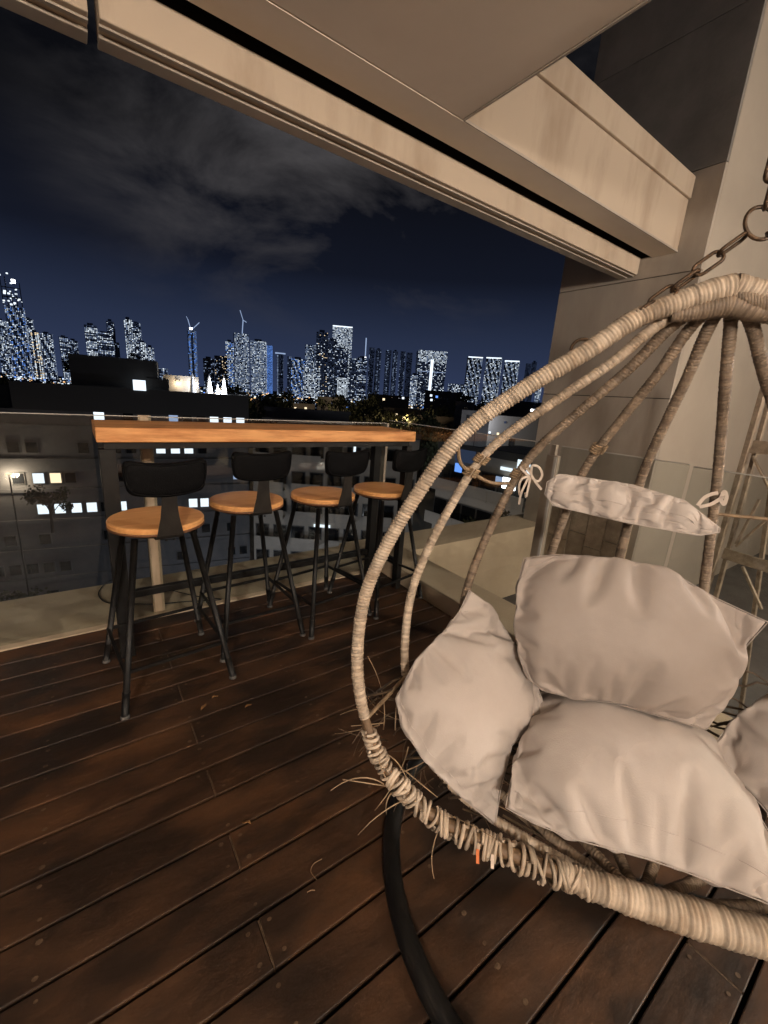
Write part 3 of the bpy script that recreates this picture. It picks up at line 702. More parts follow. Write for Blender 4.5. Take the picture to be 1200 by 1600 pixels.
def pr3(x, y, off=0): return on_plane(x, y, NN, NN @ plr+off)
for pts in ([(1090, 790), (1100, 778), (1112, 772), (1122, 770)], [(1093, 792), (1110, 788), (1124, 780), (1130, 776)], [(1126, 778), (1132, 768), (1135, 778), (1131, 788), (1126, 780)]):
    ribbon([pr3(x, y, .026) for x, y in pts], .008).build('ribbon', M['ribbon'], bols)

# ------------------------------------------------------------------ chains, rings and the stand
RING = on_plane(1187, 350, (wv[1], -wv[0], 0), np.array([wv[1], -wv[0], 0]) @ APEX) if False else np.array([APEX[0]-.006, APEX[1]-.02, 1.30+.3192*1.13])
ch = empty('hanging_chain', tuple(RING), label='rusty iron chain and rings that carry the swing chair from above', cat='chain')
CHI = Vector(RING)
def link_mesh(L_=.053, W_=.0118, r_=.0036):
    pts = []
    for k in range(8): a = math.pi*k/7-math.pi/2; pts.append((W_*math.sin(a)*1.0, 0, L_/2-W_+W_*math.cos(a)))
    pts = [(x, y, z) for x, y, z in pts]+[(-x, y, -z) for x, y, z in pts]
    return MB().tube(pts, r_, 7, closed=True).mesh('chain_link', M['chain'], True)
lm_ = link_mesh()
def chain(a, b, pitch=.0425, sag=.01):
    a, b = Vector(a), Vector(b); n_ = max(2, round((b-a).length/pitch)); d = (b-a)/n_
    for k in range(n_):
        c = a+d*(k+.5); c.z -= sag*4*((k+.5)/n_)*(1-(k+.5)/n_)
        dd = d.normalized(); q = dd.to_track_quat('Z', 'Y'); 
        o = inst('link', lm_, ch, c-CHI); o.rotation_mode = 'QUATERNION'
        from mathutils import Quaternion
        o.rotation_quaternion = Quaternion(dd, (k % 2)*math.pi/2+.35) @ q
def ring_obj(c, nrm, r_, th, name='ring'):
    n_ = Vector(nrm).normalized(); x_ = n_.orthogonal().normalized(); y_ = n_.cross(x_); c = Vector(c)-CHI
    MB().tube([c+(x_*math.cos(a)+y_*math.sin(a))*r_ for a in np.linspace(0, 2*math.pi, 28, endpoint=False)], th, 8, closed=True).build(name, M['chain'], ch, smooth=True)
ring_obj(RING, NN*.9+wv*.25, .030, .0036)
shL = L2W(-.258, .126, .016); shR = L2W(.258, .126, .016)
vw = Vector(EYE-shL).normalized()
ring_obj(shL, (vw.x, vw.y, vw.z), .021, .0035); ring_obj(shR, NN, .026, .0035)
RV = Vector(RING)
chain(RV+(Vector(shL)-RV).normalized()*.026, Vector(shL)-(Vector(shL)-RV).normalized()*.024)
chain(RV+(Vector(shR)-RV).normalized()*.026, Vector(shR)-(Vector(shR)-RV).normalized()*.024)
TOP = RV+Vector((.0, 0, .50)); chain(RV+Vector((0, 0, .028)), TOP, sag=0)
stand = empty('swing_stand', (1.08, .36, 0), label='black tubular steel stand ring on the deck under the swing chair', cat='stand')
RC = Vector((1.075, .365, .027)); RR = .565
cir = [(math.cos(a)*RR*1.0, math.sin(a)*RR, RC.z) for a in np.linspace(0, 2*math.pi, 72, endpoint=False)]
MB().tube(cir, .026, 14, closed=True).build('base_ring', M['blacksteel'], stand, smooth=True)
pa = Vector((wv[0], wv[1], 0))*RR; pa.z = .03
top_ = TOP-Vector((1.08, .36, 0))
pole = catmull([tuple(pa), tuple(pa*1.06+Vector((0, 0, .5))), tuple(pa*1.10+Vector((0, 0, 1.1))), tuple(pa*1.0+Vector((0, 0, 1.65))), tuple(pa*.72+Vector((0, 0, 2.02))), tuple(pa*.35+Vector((0, 0, 2.17))), (top_.x, top_.y, top_.z+.012)], 8)
MB().tube(pole, .028, 14).build('pole', M['blacksteel'], stand, smooth=True)
MB().bar(tuple(Vector((-RR, 0, .022))*.0+pa*-1+Vector((0, 0, -.008))), tuple(pa+Vector((0, 0, -.008))), .04, .02).build('cross_bar', M['blacksteel'], stand)

# ------------------------------------------------------------------ ladder on the lower terrace, cable, leaves
LX = 2.75
def lp(x, y, d=0): return Vector(on_x(x, y, LX+d))
ld = empty('stepladder', tuple(on_x(1130, 900, LX)*[1, 1, 0]+np.array([0, 0, -.8])), label='paint spattered folding stepladder standing behind the right glass', cat='ladder')
LI = ld.location.copy()
def lbar(a, b, w, h, name, d=0):
    mb = MB().bar(Vector(a)-LI, Vector(b)-LI, w, h, up=(1, 0, 0)); mb.build(name, M['ladder'], ld, bevel=.002)
def ext(a, b, z): 
    a, b = Vector(a), Vector(b); return a+(b-a)*((z-a.z)/(b.z-a.z))
a, b = lp(1196, 600), lp(1107, 910); lbar(ext(a, b, 1.75), ext(a, b, -.795), .022, .045, 'stile')
a, b = lp(1178, 715, .12), lp(1124, 912, .12); lbar(ext(a, b, 1.55), ext(a, b, -.795), .018, .040, 'stile')
a, b = lp(1215, 690, .05), lp(1178, 960, .30); lbar(a, ext(a, b, -.795), .018, .036, 'rear_stile')
for (p, q, w_, h_, nm) in (((1172, 697), (1240, 703), .06, .016, 'step'), ((1172, 706), (1240, 712), .012, .03, 'bracket'), ((1130, 864), (1240, 898), .06, .014, 'step'),
                        ((1150, 854), (1215, 796), .012, .022, 'brace'), ((1160, 885), (1190, 952), .012, .022, 'brace'), ((1176, 712), (1215, 790), .010, .020, 'brace'), ((1187, 780), (1150, 850), .012, .022, 'brace')):
    lbar(lp(*p, .06), lp(*q, .06), w_, h_, nm)
# thin black cable lying on the ledge by the table leg
cb = [(on_z(x, y, .012)) for x, y in ((196, 902), (170, 908), (156, 922), (155, 932), (166, 941), (190, 943), (240, 944), (290, 940), (330, 938), (345, 936), (310, 932), (262, 921))]
tag(MB().tube(catmull(cb, 6), .0035, 6).build('cable', M['cable'], smooth=True), 'thin black cable looped on the ledge around the left table leg', 'cable')
def leaf(x, y, rz, s, lb):
    c = on_z(x, y, .006); mb = MB(); n_ = 8
    for i in range(n_+1):
        t = i/n_; w_ = math.sin(math.pi*t)**.8*.28+.01
        for q in (-1, 0, 1): mb.v.append(((t-.5)*s, q*w_*s*.5, .004*abs(q)+.004*math.sin(t*5)))
    for i in range(n_):
        for q in (0, 1): a = i*3+q; mb.f.append((a, a+3, a+4, a+1))
    o = mb.build('dry_leaf', M['leaf'], smooth=True, loc=tuple(c)); o.rotation_euler = (.12, .1, rz); sld = o.modifiers.new('t', 'SOLIDIFY'); sld.thickness = .0008
    tag(o, lb, 'leaf', 'dry leaves on the deck')
leaf(318, 1105, .9, .045, 'curled dry leaf on the deck near the front stool leg'); leaf(336, 1089, .3, .03, 'tiny dry leaf just behind the larger curled one')
leaf(388, 1103, .4, .035, 'narrow dry leaf on the deck right of the curled leaf'); leaf(385, 1286, 2.3, .030, 'dry leaf caught in a deck gap in the middle')
leaf(453, 949, .2, .015, 'pale scrap of leaf under the second stool'); leaf(705, 966, 1.2, .016, 'small orange leaf at the kerb by the deck edge')
for pts, lb in (([(503, 1342), (490, 1350), (486, 1362), (495, 1375)], 'curved wisp of rattan on the deck left of the stand'), ([(480, 1394), (486, 1391), (492, 1391)], 'tiny curl of rattan on the deck below the longer wisp')):
    tag(MB().tube(catmull([on_z(x, y, .005+.004*(i % 2)) for i, (x, y) in enumerate(pts)], 5), .0011, 5).build('rattan_scrap', M['strand'], smooth=True), lb, 'scrap')

# ------------------------------------------------------------------ the city
GZ = -28.0
tag(MB().quad((-6000, -3000, GZ), (6000, -3000, GZ), (6000, 8000, GZ), (-6000, 8000, GZ)).build('ground', material('night_ground', (.035, .036, .036), (.06, .06, .055), scale=.02, rough=.9, coords='World')), kind='structure')
EM = {'white': emission('lit_window_white', (.80, .90, 1.0), 1.5), 'dim': emission('lit_window_dim', (.50, .66, 1.0), .62), 'blue': emission('lit_window_blue', (.16, .36, 1.0), 1.3),
      'warm': emission('lit_window_warm', (1, .78, .5), 1.6), 'orange': emission('street_light_orange', (1, .55, .22), 1.6), 'hot': emission('flood_light', (.95, .97, 1.0), 7), 'faint': emission('faint_window_and_body_glow', (.30, .42, .80), .10)}
M['tower'] = material('tower_glass_night', (.10, .13, .19), rough=.3, spec=.8); M['tower_pale'] = material('tower_concrete', (.16, .16, .17), rough=.8)
M['build_dark'] = material('night_render_dark', (.07, .068, .065), rough=.9); M['build_mid'] = material('night_render', (.15, .147, .15), (.10, .10, .105), scale=.4, rough=.9, coords='World')
M['build_pale'] = material('night_render_pale', (.42, .38, .33), (.34, .31, .27), scale=.3, rough=.9, coords='World')
M['winglass'] = material('dark_window_glass', (.015, .017, .02), rough=.08, spec=.8); M['frame'] = material('window_frame', (.10, .10, .10), rough=.6)
M['foliage'] = material('night_foliage', (.030, .040, .020), (.055, .065, .03), scale=.8, rough=.9, coords='World'); M['trunk'] = material('tree_trunk', (.05, .04, .03), rough=.9)
def far(x, y, d):   # point at horizontal distance d on the ray through a pixel
    v = ray(x, y); h = math.hypot(v[0], v[1]); return EYE+v*(d/h)
rt = random.Random(31)
TW = empty('skyline', kind='group')
def tower(x0, x1, ytop, d, label, pat='grid', dens=.5, cols=('white', 'dim'), name='office_tower', group='towers on the night skyline', crown=None, body='tower', cell=(4.2, 3.8), taper=0, base=GZ):
    a, b = far(x0, ytop, d), far(x1, ytop, d); zt = (a[2]+b[2])/2; c = (a+b)/2; w_ = math.hypot(*(b-a)[:2]); dp = w_*.8
    dirx = (b-a)/w_; yaw = math.atan2(dirx[1], dirx[0])+rt.uniform(-.12, .12)
    t = empty(name, (c[0], c[1], base), yaw, label, 'tower', group); t.parent = TW
    h = zt-base; body_m = MB()
    if taper: 
        k = taper; body_m.v = [(-w_/2, 0, 0), (w_/2, 0, 0), (w_/2, dp, 0), (-w_/2, dp, 0), (-w_/2*(1+k), 0, h), (w_/2*(1+k), 0, h), (w_/2*(1+k), dp, h), (-w_/2*(1+k), dp, h)]
        body_m.f = [(0, 3, 2, 1), (4, 5, 6, 7), (0, 1, 5, 4), (1, 2, 6, 5), (2, 3, 7, 6), (3, 0, 4, 7)]
    else: body_m.box(-w_/2, w_/2, 0, dp, 0, h)
    body_m.build('body', M[body], t)
    if rt.random() < .6 and not crown: MB().box(-w_*.25, w_*.2, dp*.2, dp*.7, h+.01, h+rt.uniform(3, 9)).build('roof_plant', M[body], t)
    wins = {k: MB() for k in EM}
    nx = max(2, int(w_/cell[0])); nz = max(3, int(h/cell[1])); 
    vis = max(0, int((h-75)/cell[1])) if h > 110 else 0
    colbias = [rt.random() for _ in range(nx)]; rowbias = [rt.random() for _ in range(nz)]
    for j in range(nz):
        z = (j+.5)*h/nz
        if z < 12: continue
        for face in (0, 1):
            for i in range(nx if face == 0 else max(1, nx//2)):
                q = dens
                if pat == 'rows': q = dens*1.9 if rowbias[j] > .45 else dens*.25
                if pat == 'cols': q = .95 if colbias[i] > .62 else dens*.15
                if pat == 'top': q = dens*1.6 if j > nz*.80 else dens*.55
                if pat == 'clump': q = dens*(.4+1.6*(math.sin(i*1.7+j*.55+colbias[0]*6) > .1))
                if pat == 'bands': q = .98 if (j % 4 == 0) else dens
                c_ = rt.choice(cols)
                if rt.random() > q:
                    if rt.random() > .75 or body == 'tower_pale': continue
                    c_ = 'faint'  # unlit cells get an added faint glow that tints the tower body bluish
                ww = w_/nx*rt.choice((.35, .55, .8)); hh = h/nz*rt.choice((.3, .45, .55))
                k_ = 1+(taper*z/h if taper else 0)
                if face == 0: x_ = (-w_/2+(i+.5)*w_/nx)*k_; wins[c_].box(x_-ww/2, x_+ww/2, -.35, -.05, z-hh/2, z+hh/2)
                else: y_ = (i+.5)*dp/max(1, nx//2); wins[c_].box(w_/2*k_+.05, w_/2*k_+.35, y_-ww/2, y_+ww/2, z-hh/2, z+hh/2)
    if crown == 'lit': wins['white'].box(-w_/2*(1+taper), w_/2*(1+taper), -.6, -.05, h-5, h-1)
    for k, mb in wins.items():
        if mb.v: tag(mb.build('lit_windows_and_glow', EM[k], t), kind='stuff')
    return t, w_, dp, h
A = tower
t, w_, dp, h = A(6, 35, 478, 1750, 'tallest far left tower still under construction with floodlights on top', 'clump', .55, ('dim', 'blue', 'white', 'dim'))
mb = MB()
for k in range(26): 
    x_ = rt.uniform(-w_/2, w_/2); z_ = h+rt.uniform(4, 100)*(rt.random()**.7); s_ = rt.uniform(1.2, 3.0); mb.box(x_-s_, x_+s_, 0, 1, z_, z_+s_*1.6)
mb.build('floodlit_deck', EM['white'], t); MB().box(4, 13, -2, -1, h+62, h+72).build('flood_light', EM['hot'], t)
m2 = MB()
for k in range(5): x_ = -w_/2+k*w_/4; m2.box(x_-1, x_+1, 0, 2, h, h+rt.uniform(30, 100))
m2.box(-w_/2, w_/2, -1, 3, h+22, h+25); m2.box(-w_/2, w_/2, -1, 3, h+48, h+50); m2.build('scaffold_mast', M['tower_pale'], t)
A(-10, 8, 500, 1900, 'edge of a lit tower cut off by the left side of the picture', 'grid', .55, ('dim', 'white'))
A(36, 50, 498, 1800, 'slim lit block just right of the tower under construction', 'grid', .5, ('white', 'dim'))
A(47, 60, 519, 1650, 'narrow bright tower with a warm white shaft of windows', 'cols', .8, ('white', 'white', 'warm'))
A(62, 81, 521, 1800, 'square topped tower with scattered bright windows left of the low block', 'clump', .6, ('white', 'dim'))
A(92, 106, 526, 1850, 'broad low office block lit in short rows behind the dark roof', 'rows', .5, ('white', 'dim')); A(107, 121, 532, 1900, 'low dim block half hidden by the dark tree on the roof', 'grid', .4, ('white', 'dim'))
A(131, 151, 508, 1800, 'stepped tower with bright striped floors', 'rows', .6, ('white', 'white', 'dim')); A(150, 176, 520, 1750, 'wide tower with long white lit storeys beside the striped one', 'rows', .65, ('white', 'dim')); A(166, 178, 502, 2000, 'thin dark tower rising behind the wide striped tower', 'grid', .25, ('white', 'dim'))
t, w_, dp, h = A(179, 186, 535, 1700, 'slim pale sail shaped tower with a curved edge', 'grid', .1, ('dim',), body='tower_pale')
MB().tube([(-w_*.5*math.cos(a), -1, h+45*math.sin(a)-3) for a in np.linspace(0, 1.35, 8)], [4, 4, 4, 3.6, 3, 2.4, 1.6, .8], 6).build('sail_fin', M['tower_pale'], t)
A(193, 206, 499, 1800, 'tall bright tower crowded with white windows', 'grid', .8, ('white', 'white', 'dim')); A(205, 219, 504, 1800, 'taller dark shafted tower with a lamp on its roof', 'grid', .45, ('white', 'dim')); A(219, 228, 535, 1700, 'small lit tower stepping down to the right', 'grid', .7, ('white',)); A(228, 240, 543, 1700, 'low bright curved block at the foot of the tall pair', 'grid', .85, ('white', 'dim'))
t, w_, dp, h = A(292, 305, 516, 1600, 'slender blue lit core of a tower with two cranes on top', 'cols', .4, ('dim', 'blue'), cell=(3.5, 4))
mb = MB(); mb.bar((0, 0, h), (-8, 0, h+32), 2, 2); mb.bar((2, 0, h+2), (26, 0, h+26), 2, 2); mb.bar((-8, 0, h+32), (-12, 0, h+40), 1.5, 1.5); mb.build('crane_jib', EM['dim'], t); MB().box(-4, 4, -3, -1, h+2, h+8).build('flood_light', EM['hot'], t)
A(317, 334, 560, 1500, 'low greyish block right of the twin crane core', 'grid', .25, ('dim', 'faint'), body='tower_pale'); A(335, 355, 556, 1650, 'wide dim block with few windows beside the cluster of blue towers', 'grid', .2, ('dim', 'warm'), body='tower_pale')
A(352, 365, 534, 1700, 'blue white lit tower at the left of the bright cluster', 'grid', .8, ('dim', 'white', 'blue'))
t, w_, dp, h = A(366, 389, 521, 1750, 'tallest blue lit tower of the cluster with a crane mast', 'grid', .85, ('dim', 'dim', 'white'))
mb = MB(); mb.bar((2, 0, h), (6, 0, h+46), 3, 3); mb.bar((6, 0, h+46), (-4, 0, h+78), 2, 2); mb.bar((6, 0, h+46), (18, 0, h+40), 2, 2); mb.build('crane_jib', EM['dim'], t)
A(391, 416, 533, 1750, 'square blue white tower with a bright left edge', 'grid', .9, ('dim', 'dim', 'white')); A(417, 425, 540, 1900, 'narrow tower glowing deep blue', 'grid', 1.0, ('blue',), cell=(3, 3))
t, w_, dp, h = A(433, 443, 553, 1600, 'thin lift core with a lit platform and lamps on top', 'cols', .3, ('dim',)); MB().box(-w_*.8, w_*.8, -2, 6, h, h+4).build('platform', EM['dim'], t)
A(455, 477, 561, 1600, 'low wide tower with dark blue glass', 'clump', .5, ('dim', 'blue', 'white')); A(477, 495, 539, 1700, 'pointed pale tower behind the dark glass block', 'grid', .65, ('white', 'dim', 'dim')); A(474, 500, 574, 1400, 'squat bright block at the foot of the pointed tower', 'grid', .8, ('white', 'white', 'dim'))
A(495, 513, 519, 1500, 'tall dark tower with a few lit rooms', 'grid', .14, ('white', 'warm')); A(513, 526, 529, 1550, 'dark stepped shoulder of the tall dark tower', 'grid', .2, ('white', 'dim'))
A(520, 551, 509, 1800, 'tallest central tower with a blazing white upper part', 'grid', .85, ('white', 'white', 'dim'), crown='lit'); A(524, 545, 545, 1450, 'dark block standing before the blazing central tower', 'grid', .25, ('white', 'dim')); A(527, 541, 590, 1300, 'tiny bright building at the foot of the central tower', 'grid', .9, ('white',))
A(546, 559, 560, 1500, 'dark twin block left of the thin mast', 'grid', .3, ('white', 'dim')); A(559, 574, 558, 1500, 'dark twin block right below the thin mast', 'rows', .35, ('white', 'dim'))
for x0, x1, y_, lb in ((577, 586, 543, 'first of the dim slender residential towers'), (587, 596, 546, 'second dim slender tower, slightly shorter'), (603, 612, 547, 'third dim slender tower with pale vertical stripes'), (614, 622, 549, 'fourth dim slender tower, close to the third'), (626, 634, 549, 'fifth dim slender tower with a lit stairwell'), (636, 645, 551, 'last dim slender tower before the bright block')):
    A(x0, x1, y_, 2100, lb, 'cols', .1, ('faint', 'faint', 'dim'), cell=(4.5, 4.5))
A(642, 653, 586, 1500, 'small bright block left of the flared tower', 'grid', .85, ('white', 'dim'))
t, w_, dp, h = A(655, 699, 548, 1600, 'broad flared tower brightly lit white with a central shaft', 'top', .55, ('white', 'white', 'dim'), taper=.06)
MB().box(-w_*.05, w_*.05, -1.2, -.4, 10, h*.85).build('lit_shaft', EM['white'], t); MB().box(-w_*.5, w_*.5, -1, -.4, h*.64, h*.64+1.6).build('lit_band', EM['dim'], t)
for (x0, x1, y_, lb) in ((732, 755, 557, 'left of the three matching white crowned towers'), (760, 784, 558, 'middle one of the three matching white crowned towers'), (789, 812, 563, 'right of the three matching white crowned towers')):
    A(x0, x1, y_, 1700, lb, 'clump', .75, ('white', 'dim', 'dim'), crown='lit', body='tower_pale', cell=(4.2, 4.2))
A(822, 830, 568, 2300, 'faint distant tower left of its twin near the pillar', 'cols', .1, ('faint',)); A(831, 839, 566, 2300, 'faint distant tower right of its twin near the pillar', 'cols', .1, ('faint',)); A(841, 850, 584, 1500, 'small bright tower beside the pillar edge', 'grid', .8, ('white', 'dim'))
A(243, 262, 575, 1500, 'low bright block behind the lit roof terrace', 'grid', .4, ('white', 'dim')); A(700, 728, 600, 1400, 'low wide lit block right of the flared tower', 'grid', .6, ('white', 'dim')); A(449, 456, 557, 1700, 'thin dark tower left of the low glass one', 'grid', .2, ('dim',))
mt = empty('mast', tuple(far(570, 560, 1600)*[1, 1, 0]+np.array([0, 0, GZ])), label='thin lit lattice mast standing between the dark blocks', cat='mast'); zt = far(571, 528, 1600)[2]-GZ
MB().bar((0, 0, 0), (0, 0, zt), 3, 3).build('lattice', M['tower_pale'], mt); MB().box(-2, 2, -3, -2, zt-60, zt).build('light_strip', EM['dim'], mt); MB().box(-3, 3, -5, -3, zt-72, zt-64).build('lamp', EM['hot'], mt)
# thousands of small city lights on the plain
cl = {k: MB() for k in ('white', 'warm', 'orange', 'dim', 'blue')}
for k in range(1500):
    d = 350*(1500/350)**(rt.random()**.55); px_ = rt.uniform(-60, 900); v = far(px_, 600, d); z_ = GZ+rt.uniform(3, 22)
    if d < 700 and rt.random() < .75: continue
    s_ = d/1500*rt.choice((.7, 1.0, 1.3, 2.2)); c_ = rt.choice(('white', 'white', 'white', 'dim', 'dim', 'warm', 'orange', 'blue')); cl[c_].box(v[0]-s_, v[0]+s_, v[1]-s_, v[1]+s_, z_, z_+s_*1.2)
cg = empty('city_lights'); tag(cg, kind='stuff')
for k, mb in cl.items(): tag(mb.build('lights', EM[k], cg), kind='stuff')
# mid-distance low buildings
def block(x0, x1, ytop, d, label, m='build_dark', lit=(), depth=14, roof=True, group='low buildings beyond the terrace', name='low_building'):
    a, b = far(x0, ytop, d), far(x1, ytop, d); c = (a+b)/2; w_ = math.hypot(*(b-a)[:2]); dirx = (b-a)/w_; yaw = math.atan2(dirx[1], dirx[0])
    t = empty(name, (c[0], c[1], GZ), yaw, label, 'building', group); h = (a[2]+b[2])/2-GZ
    MB().box(-w_/2, w_/2, 0, depth, 0, h).build('wall', M[m], t)
    if roof: MB().box(-w_/2-.2, w_/2+.2, -.2, .1, h+.01, h+.5).build('parapet', M[m], t)
    s_ = d/657*3
    for (px_, py_, c_) in lit:
        q = far(px_, py_, d-.3); u = (q-c) @ dirx; z_ = q[2]-GZ
        MB().box(u-s_*.55, u+s_*.55, -.12, -.02, z_-s_*.5, z_+s_*.5).build('window', EM[c_], t)
    for k in range(int(w_*h/90)):
        u = rt.uniform(-w_/2+1, w_/2-1); z_ = h-1.8-3*rt.randint(0, 4)
        MB().box(u-.6, u+.6, -.06, -.01, z_-.7, z_+.7).build('window', M['winglass'], t)
    return t
block(455, 492, 632, 230, 'low dark house with two warm windows above the bar table', lit=((462, 624+14, 'warm'), (478, 638, 'warm')))
block(496, 540, 622, 260, 'dark gabled house left of the big tree', lit=((520, 630, 'faint'),))
block(400, 452, 628, 300, 'dark house behind the roof parapet'); block(575, 640, 618, 420, 'long dark low block under the slender towers', lit=((600, 624, 'warm'), (630, 622, 'white')))
block(600, 668, 640, 230, 'wide dark house with an orange lit wall', lit=((620, 648, 'warm'),))
block(712, 742, 630, 150, 'small grey house with a flat roof behind the rattan rim', 'build_mid'); block(722, 770, 642, 110, 'grey house wall with a bright window by the rim', 'build_mid', lit=((734, 658, 'hot'),), roof=False)
block(765, 850, 655, 95, 'dark flat building beyond the side glass', lit=((753+14, 676, 'white'), (780, 678, 'warm'), (790, 660, 'faint'), (808, 664, 'faint')))
block(640, 712, 652, 160, 'long dark terrace of houses beyond the tree mass'); block(770, 850, 628, 260, 'dark block with bright lamps beside the pillar', lit=((832, 641, 'hot'), (836, 641, 'white')))
block(664, 720, 612, 520, 'dark low block with blue sign below the flared tower', lit=((683, 620, 'blue'), (674, 618, 'white'), (675, 625, 'white'))); block(120, 250, 566+40, 600, 'dark low block far behind the neighbouring roof')

# ------------------------------------------------------------------ the neighbouring building with the roof terrace
def atd(x, y, d): return EYE+ray(x, y)*d
P0 = atd(388, 650, 43); azf = math.radians(99.5); fd = np.array([math.sin(azf), math.cos(azf), 0]); fn = np.array([fd[1], -fd[0], 0])
if fn @ (EYE-P0) < 0: fn = -fn
yawf = math.atan2(fd[1], fd[0])
nb = empty('neighbour_building', (P0[0], P0[1], GZ), yawf, 'dark apartment block opposite with a roof terrace and lit window rows', 'building')
def zz_(z): return z-GZ
RT = -1.72
MB().box(-46, 0, .35, 16, 0, zz_(RT)).build('wall', M['build_mid'], nb)
MB().box(-18.8, .05, .0, .35, zz_(RT), zz_(.50)).build('roof_parapet', M['build_dark'], nb)
MB().box(-46, -18.9, 2.5, 2.9, zz_(RT), zz_(.1)).build('roof_parapet', M['build_dark'], nb)
MB().box(-.3, .05, .36, 16, zz_(RT), zz_(.50)).build('roof_parapet', M['build_dark'], nb)
def fpx(x, y, off=0):
    q = on_plane(x, y, fn, fn @ P0+off); return (q-P0) @ fd, q[2]-GZ
MB().box(-14.8, -8.0, 1.2, 7, zz_(RT), zz_(3.1)).build('stair_house', M['build_dark'], nb)
MB().box(-9.0, -7.1, 1.0, 6, zz_(RT), zz_(1.5)).build('stair_house', M['build_dark'], nb)
MB().box(-7.6, -4.3, 4.3, 7.8, zz_(RT), zz_(2.0)).build('lit_terrace_wall', M['build_pale'], nb)
lt_ = {fpx(x, y)[0:1] for x, y in ()}
rows_z = (-1.45, -4.4, -7.15, -9.95, -12.8, -15.6, -18.4, -21.2)
rows_z = (-2.02, -4.95, -7.65, -10.48, -13.3, -16.1, -18.9, -21.7)
litset = {(0, -12.88): 'white', (0, -6.89): 'dim', (0, -3.25): 'white', (0, -1.99): 'white', (0, -.76): 'white', (1, -8.15): 'white', (1, -6.89): 'white', (1, -5.70): 'white', (2, -17.85): 'white', (2, -16.63): 'warm',
          (3, -17.86): 'white', (3, -16.62): 'white', (3, -15.38): 'white', (3, -14.2): 'white', (3, -11.8): 'white', (3, -5.55): 'white', (3, -4.47): 'white', (2, -1.2): 'dim'}
usedw = {}
for r_, z_ in enumerate(rows_z):
    MB().box(-46, -.02, .20, .35, zz_(z_)-1.25, zz_(z_)-.95).build('sill_band', M['build_mid'], nb)
    for u in np.arange(-24.2, -.3, 1.235):
        if rt.random() < .5 and not any(q == r_ and abs(uu-u) < .62 for (q, uu) in litset): continue
        k_ = [c for (q, uu), c in litset.items() if q == r_ and abs(uu-u) < .62]
        u2 = next((uu for (q, uu), c in litset.items() if q == r_ and abs(uu-u) < .62), u)
        if not k_ and (int(u*7+r_*3) % 5 == 0): continue
        f_ = MB().box(u2-.46, u2+.46, .26, .349, zz_(z_)-.52, zz_(z_)+.52).build('window', M['frame'], nb)
        MB().box(u2-.39, u2+.39, .235, .259, zz_(z_)-.44, zz_(z_)+.44).build('pane', EM[k_[0]] if k_ else M['winglass'], f_)
o2 = MB().box(*[fpx(218, 602)[0]+d_ for d_ in (-.5, .5)], -.06, -.01, fpx(218, 602)[1]-.45, fpx(218, 602)[1]+.45).build('window', EM['white'], nb)
for x_ in (-6.3, -4.85):
    wl = MB().box(x_-.12, x_+.12, 4.05, 4.28, zz_(1.35), zz_(1.55)).build('terrace_lamp', EM['warm'], nb)
    l = bpy.data.lights.new('terrace_lamp_light', 'POINT'); l.energy = 60; l.color = (1, .8, .55) if x_ < -5 else (.95, .97, 1); l.shadow_soft_size = .1
    lo = bpy.data.objects.new('terrace_lamp_light', l); COL.objects.link(lo); lo.parent = nb; lo.location = (x_, 3.8, zz_(1.2))
M['canvas_white'] = material('white_parasol', (.8, .8, .8), rough=.7)
for u, lb in ((-3.95, 'folded white parasol nearest the lit terrace wall'), (-2.35, 'second folded white parasol on the neighbouring roof'), (-1.55, 'small folded white parasol in the middle of the roof row'), (-.9, 'tall folded white parasol at the right of the roof row')):
    w3 = P0+fd*(u-1.0)-fn*3.2; h_ = 4.1 if u != -1.55 else 3.2
    t = empty('folded_parasol', (w3[0], w3[1], RT), label=lb, cat='parasol', group='folded parasols on the neighbouring roof')
    MB().lathe([(.03, 0), (.03, 1.0)], seg=6).build('pole', M['frame'], t); MB().lathe([(.42, 1.3), (.36, 1.9), (.14, h_-.5), (.03, h_)], seg=10).build('canopy', M['canvas_white'], t, smooth=True)
l = bpy.data.lights.new('terrace_flood', 'POINT'); l.energy = 700; l.color = (.85, .9, 1); l.shadow_soft_size = .2; lo = bpy.data.objects.new('terrace_flood', l); COL.objects.link(lo); lo.parent = nb; lo.location = (-2.5, 2.0, zz_(.9))

# ------------------------------------------------------------------ trees: tapered trunk, limbs and leaf clumps
def tree_mesh(seed, H_=9, Rr=3.2):
    r = random.Random(seed); lf = MB(); tr = MB()
    tr.tube([(0, 0, 0), (.1, .05, H_*.35), (.0, .1, H_*.75)], [.28, .20, .07], 7)
    cl_ = []
    for k in range(9):
        a = r.uniform(0, 6.28); rr_ = Rr*r.uniform(.3, .8); c = Vector((math.cos(a)*rr_, math.sin(a)*rr_, H_*r.uniform(.45, .95))); cl_.append((c, r.uniform(.9, 1.6)))
        tr.tube([(0, 0, H_*.35+k*.2), tuple(c*.6+Vector((0, 0, H_*.25))), tuple(c)], [.10, .06, .02], 5)
    for c, s_ in cl_:
        for j in range(75):
            d = Vector((r.gauss(0, 1), r.gauss(0, 1), r.gauss(0, .75))); d = d.normalized()*s_*r.uniform(.5, 1.05); p = c+d
            n_ = Vector((r.gauss(0, 1), r.gauss(0, 1), r.gauss(0, 1))).normalized(); x_ = n_.orthogonal().normalized()*r.uniform(.14, .26); y_ = n_.cross(x_)*.7; lf.quad(p-x_-y_, p+x_-y_, p+x_*.8+y_, p-x_*.8+y_)
    return lf.mesh('crown', M['foliage']), tr.mesh('trunk', M['trunk'])
TM = [tree_mesh(s_) for s_ in (1, 2, 3)]
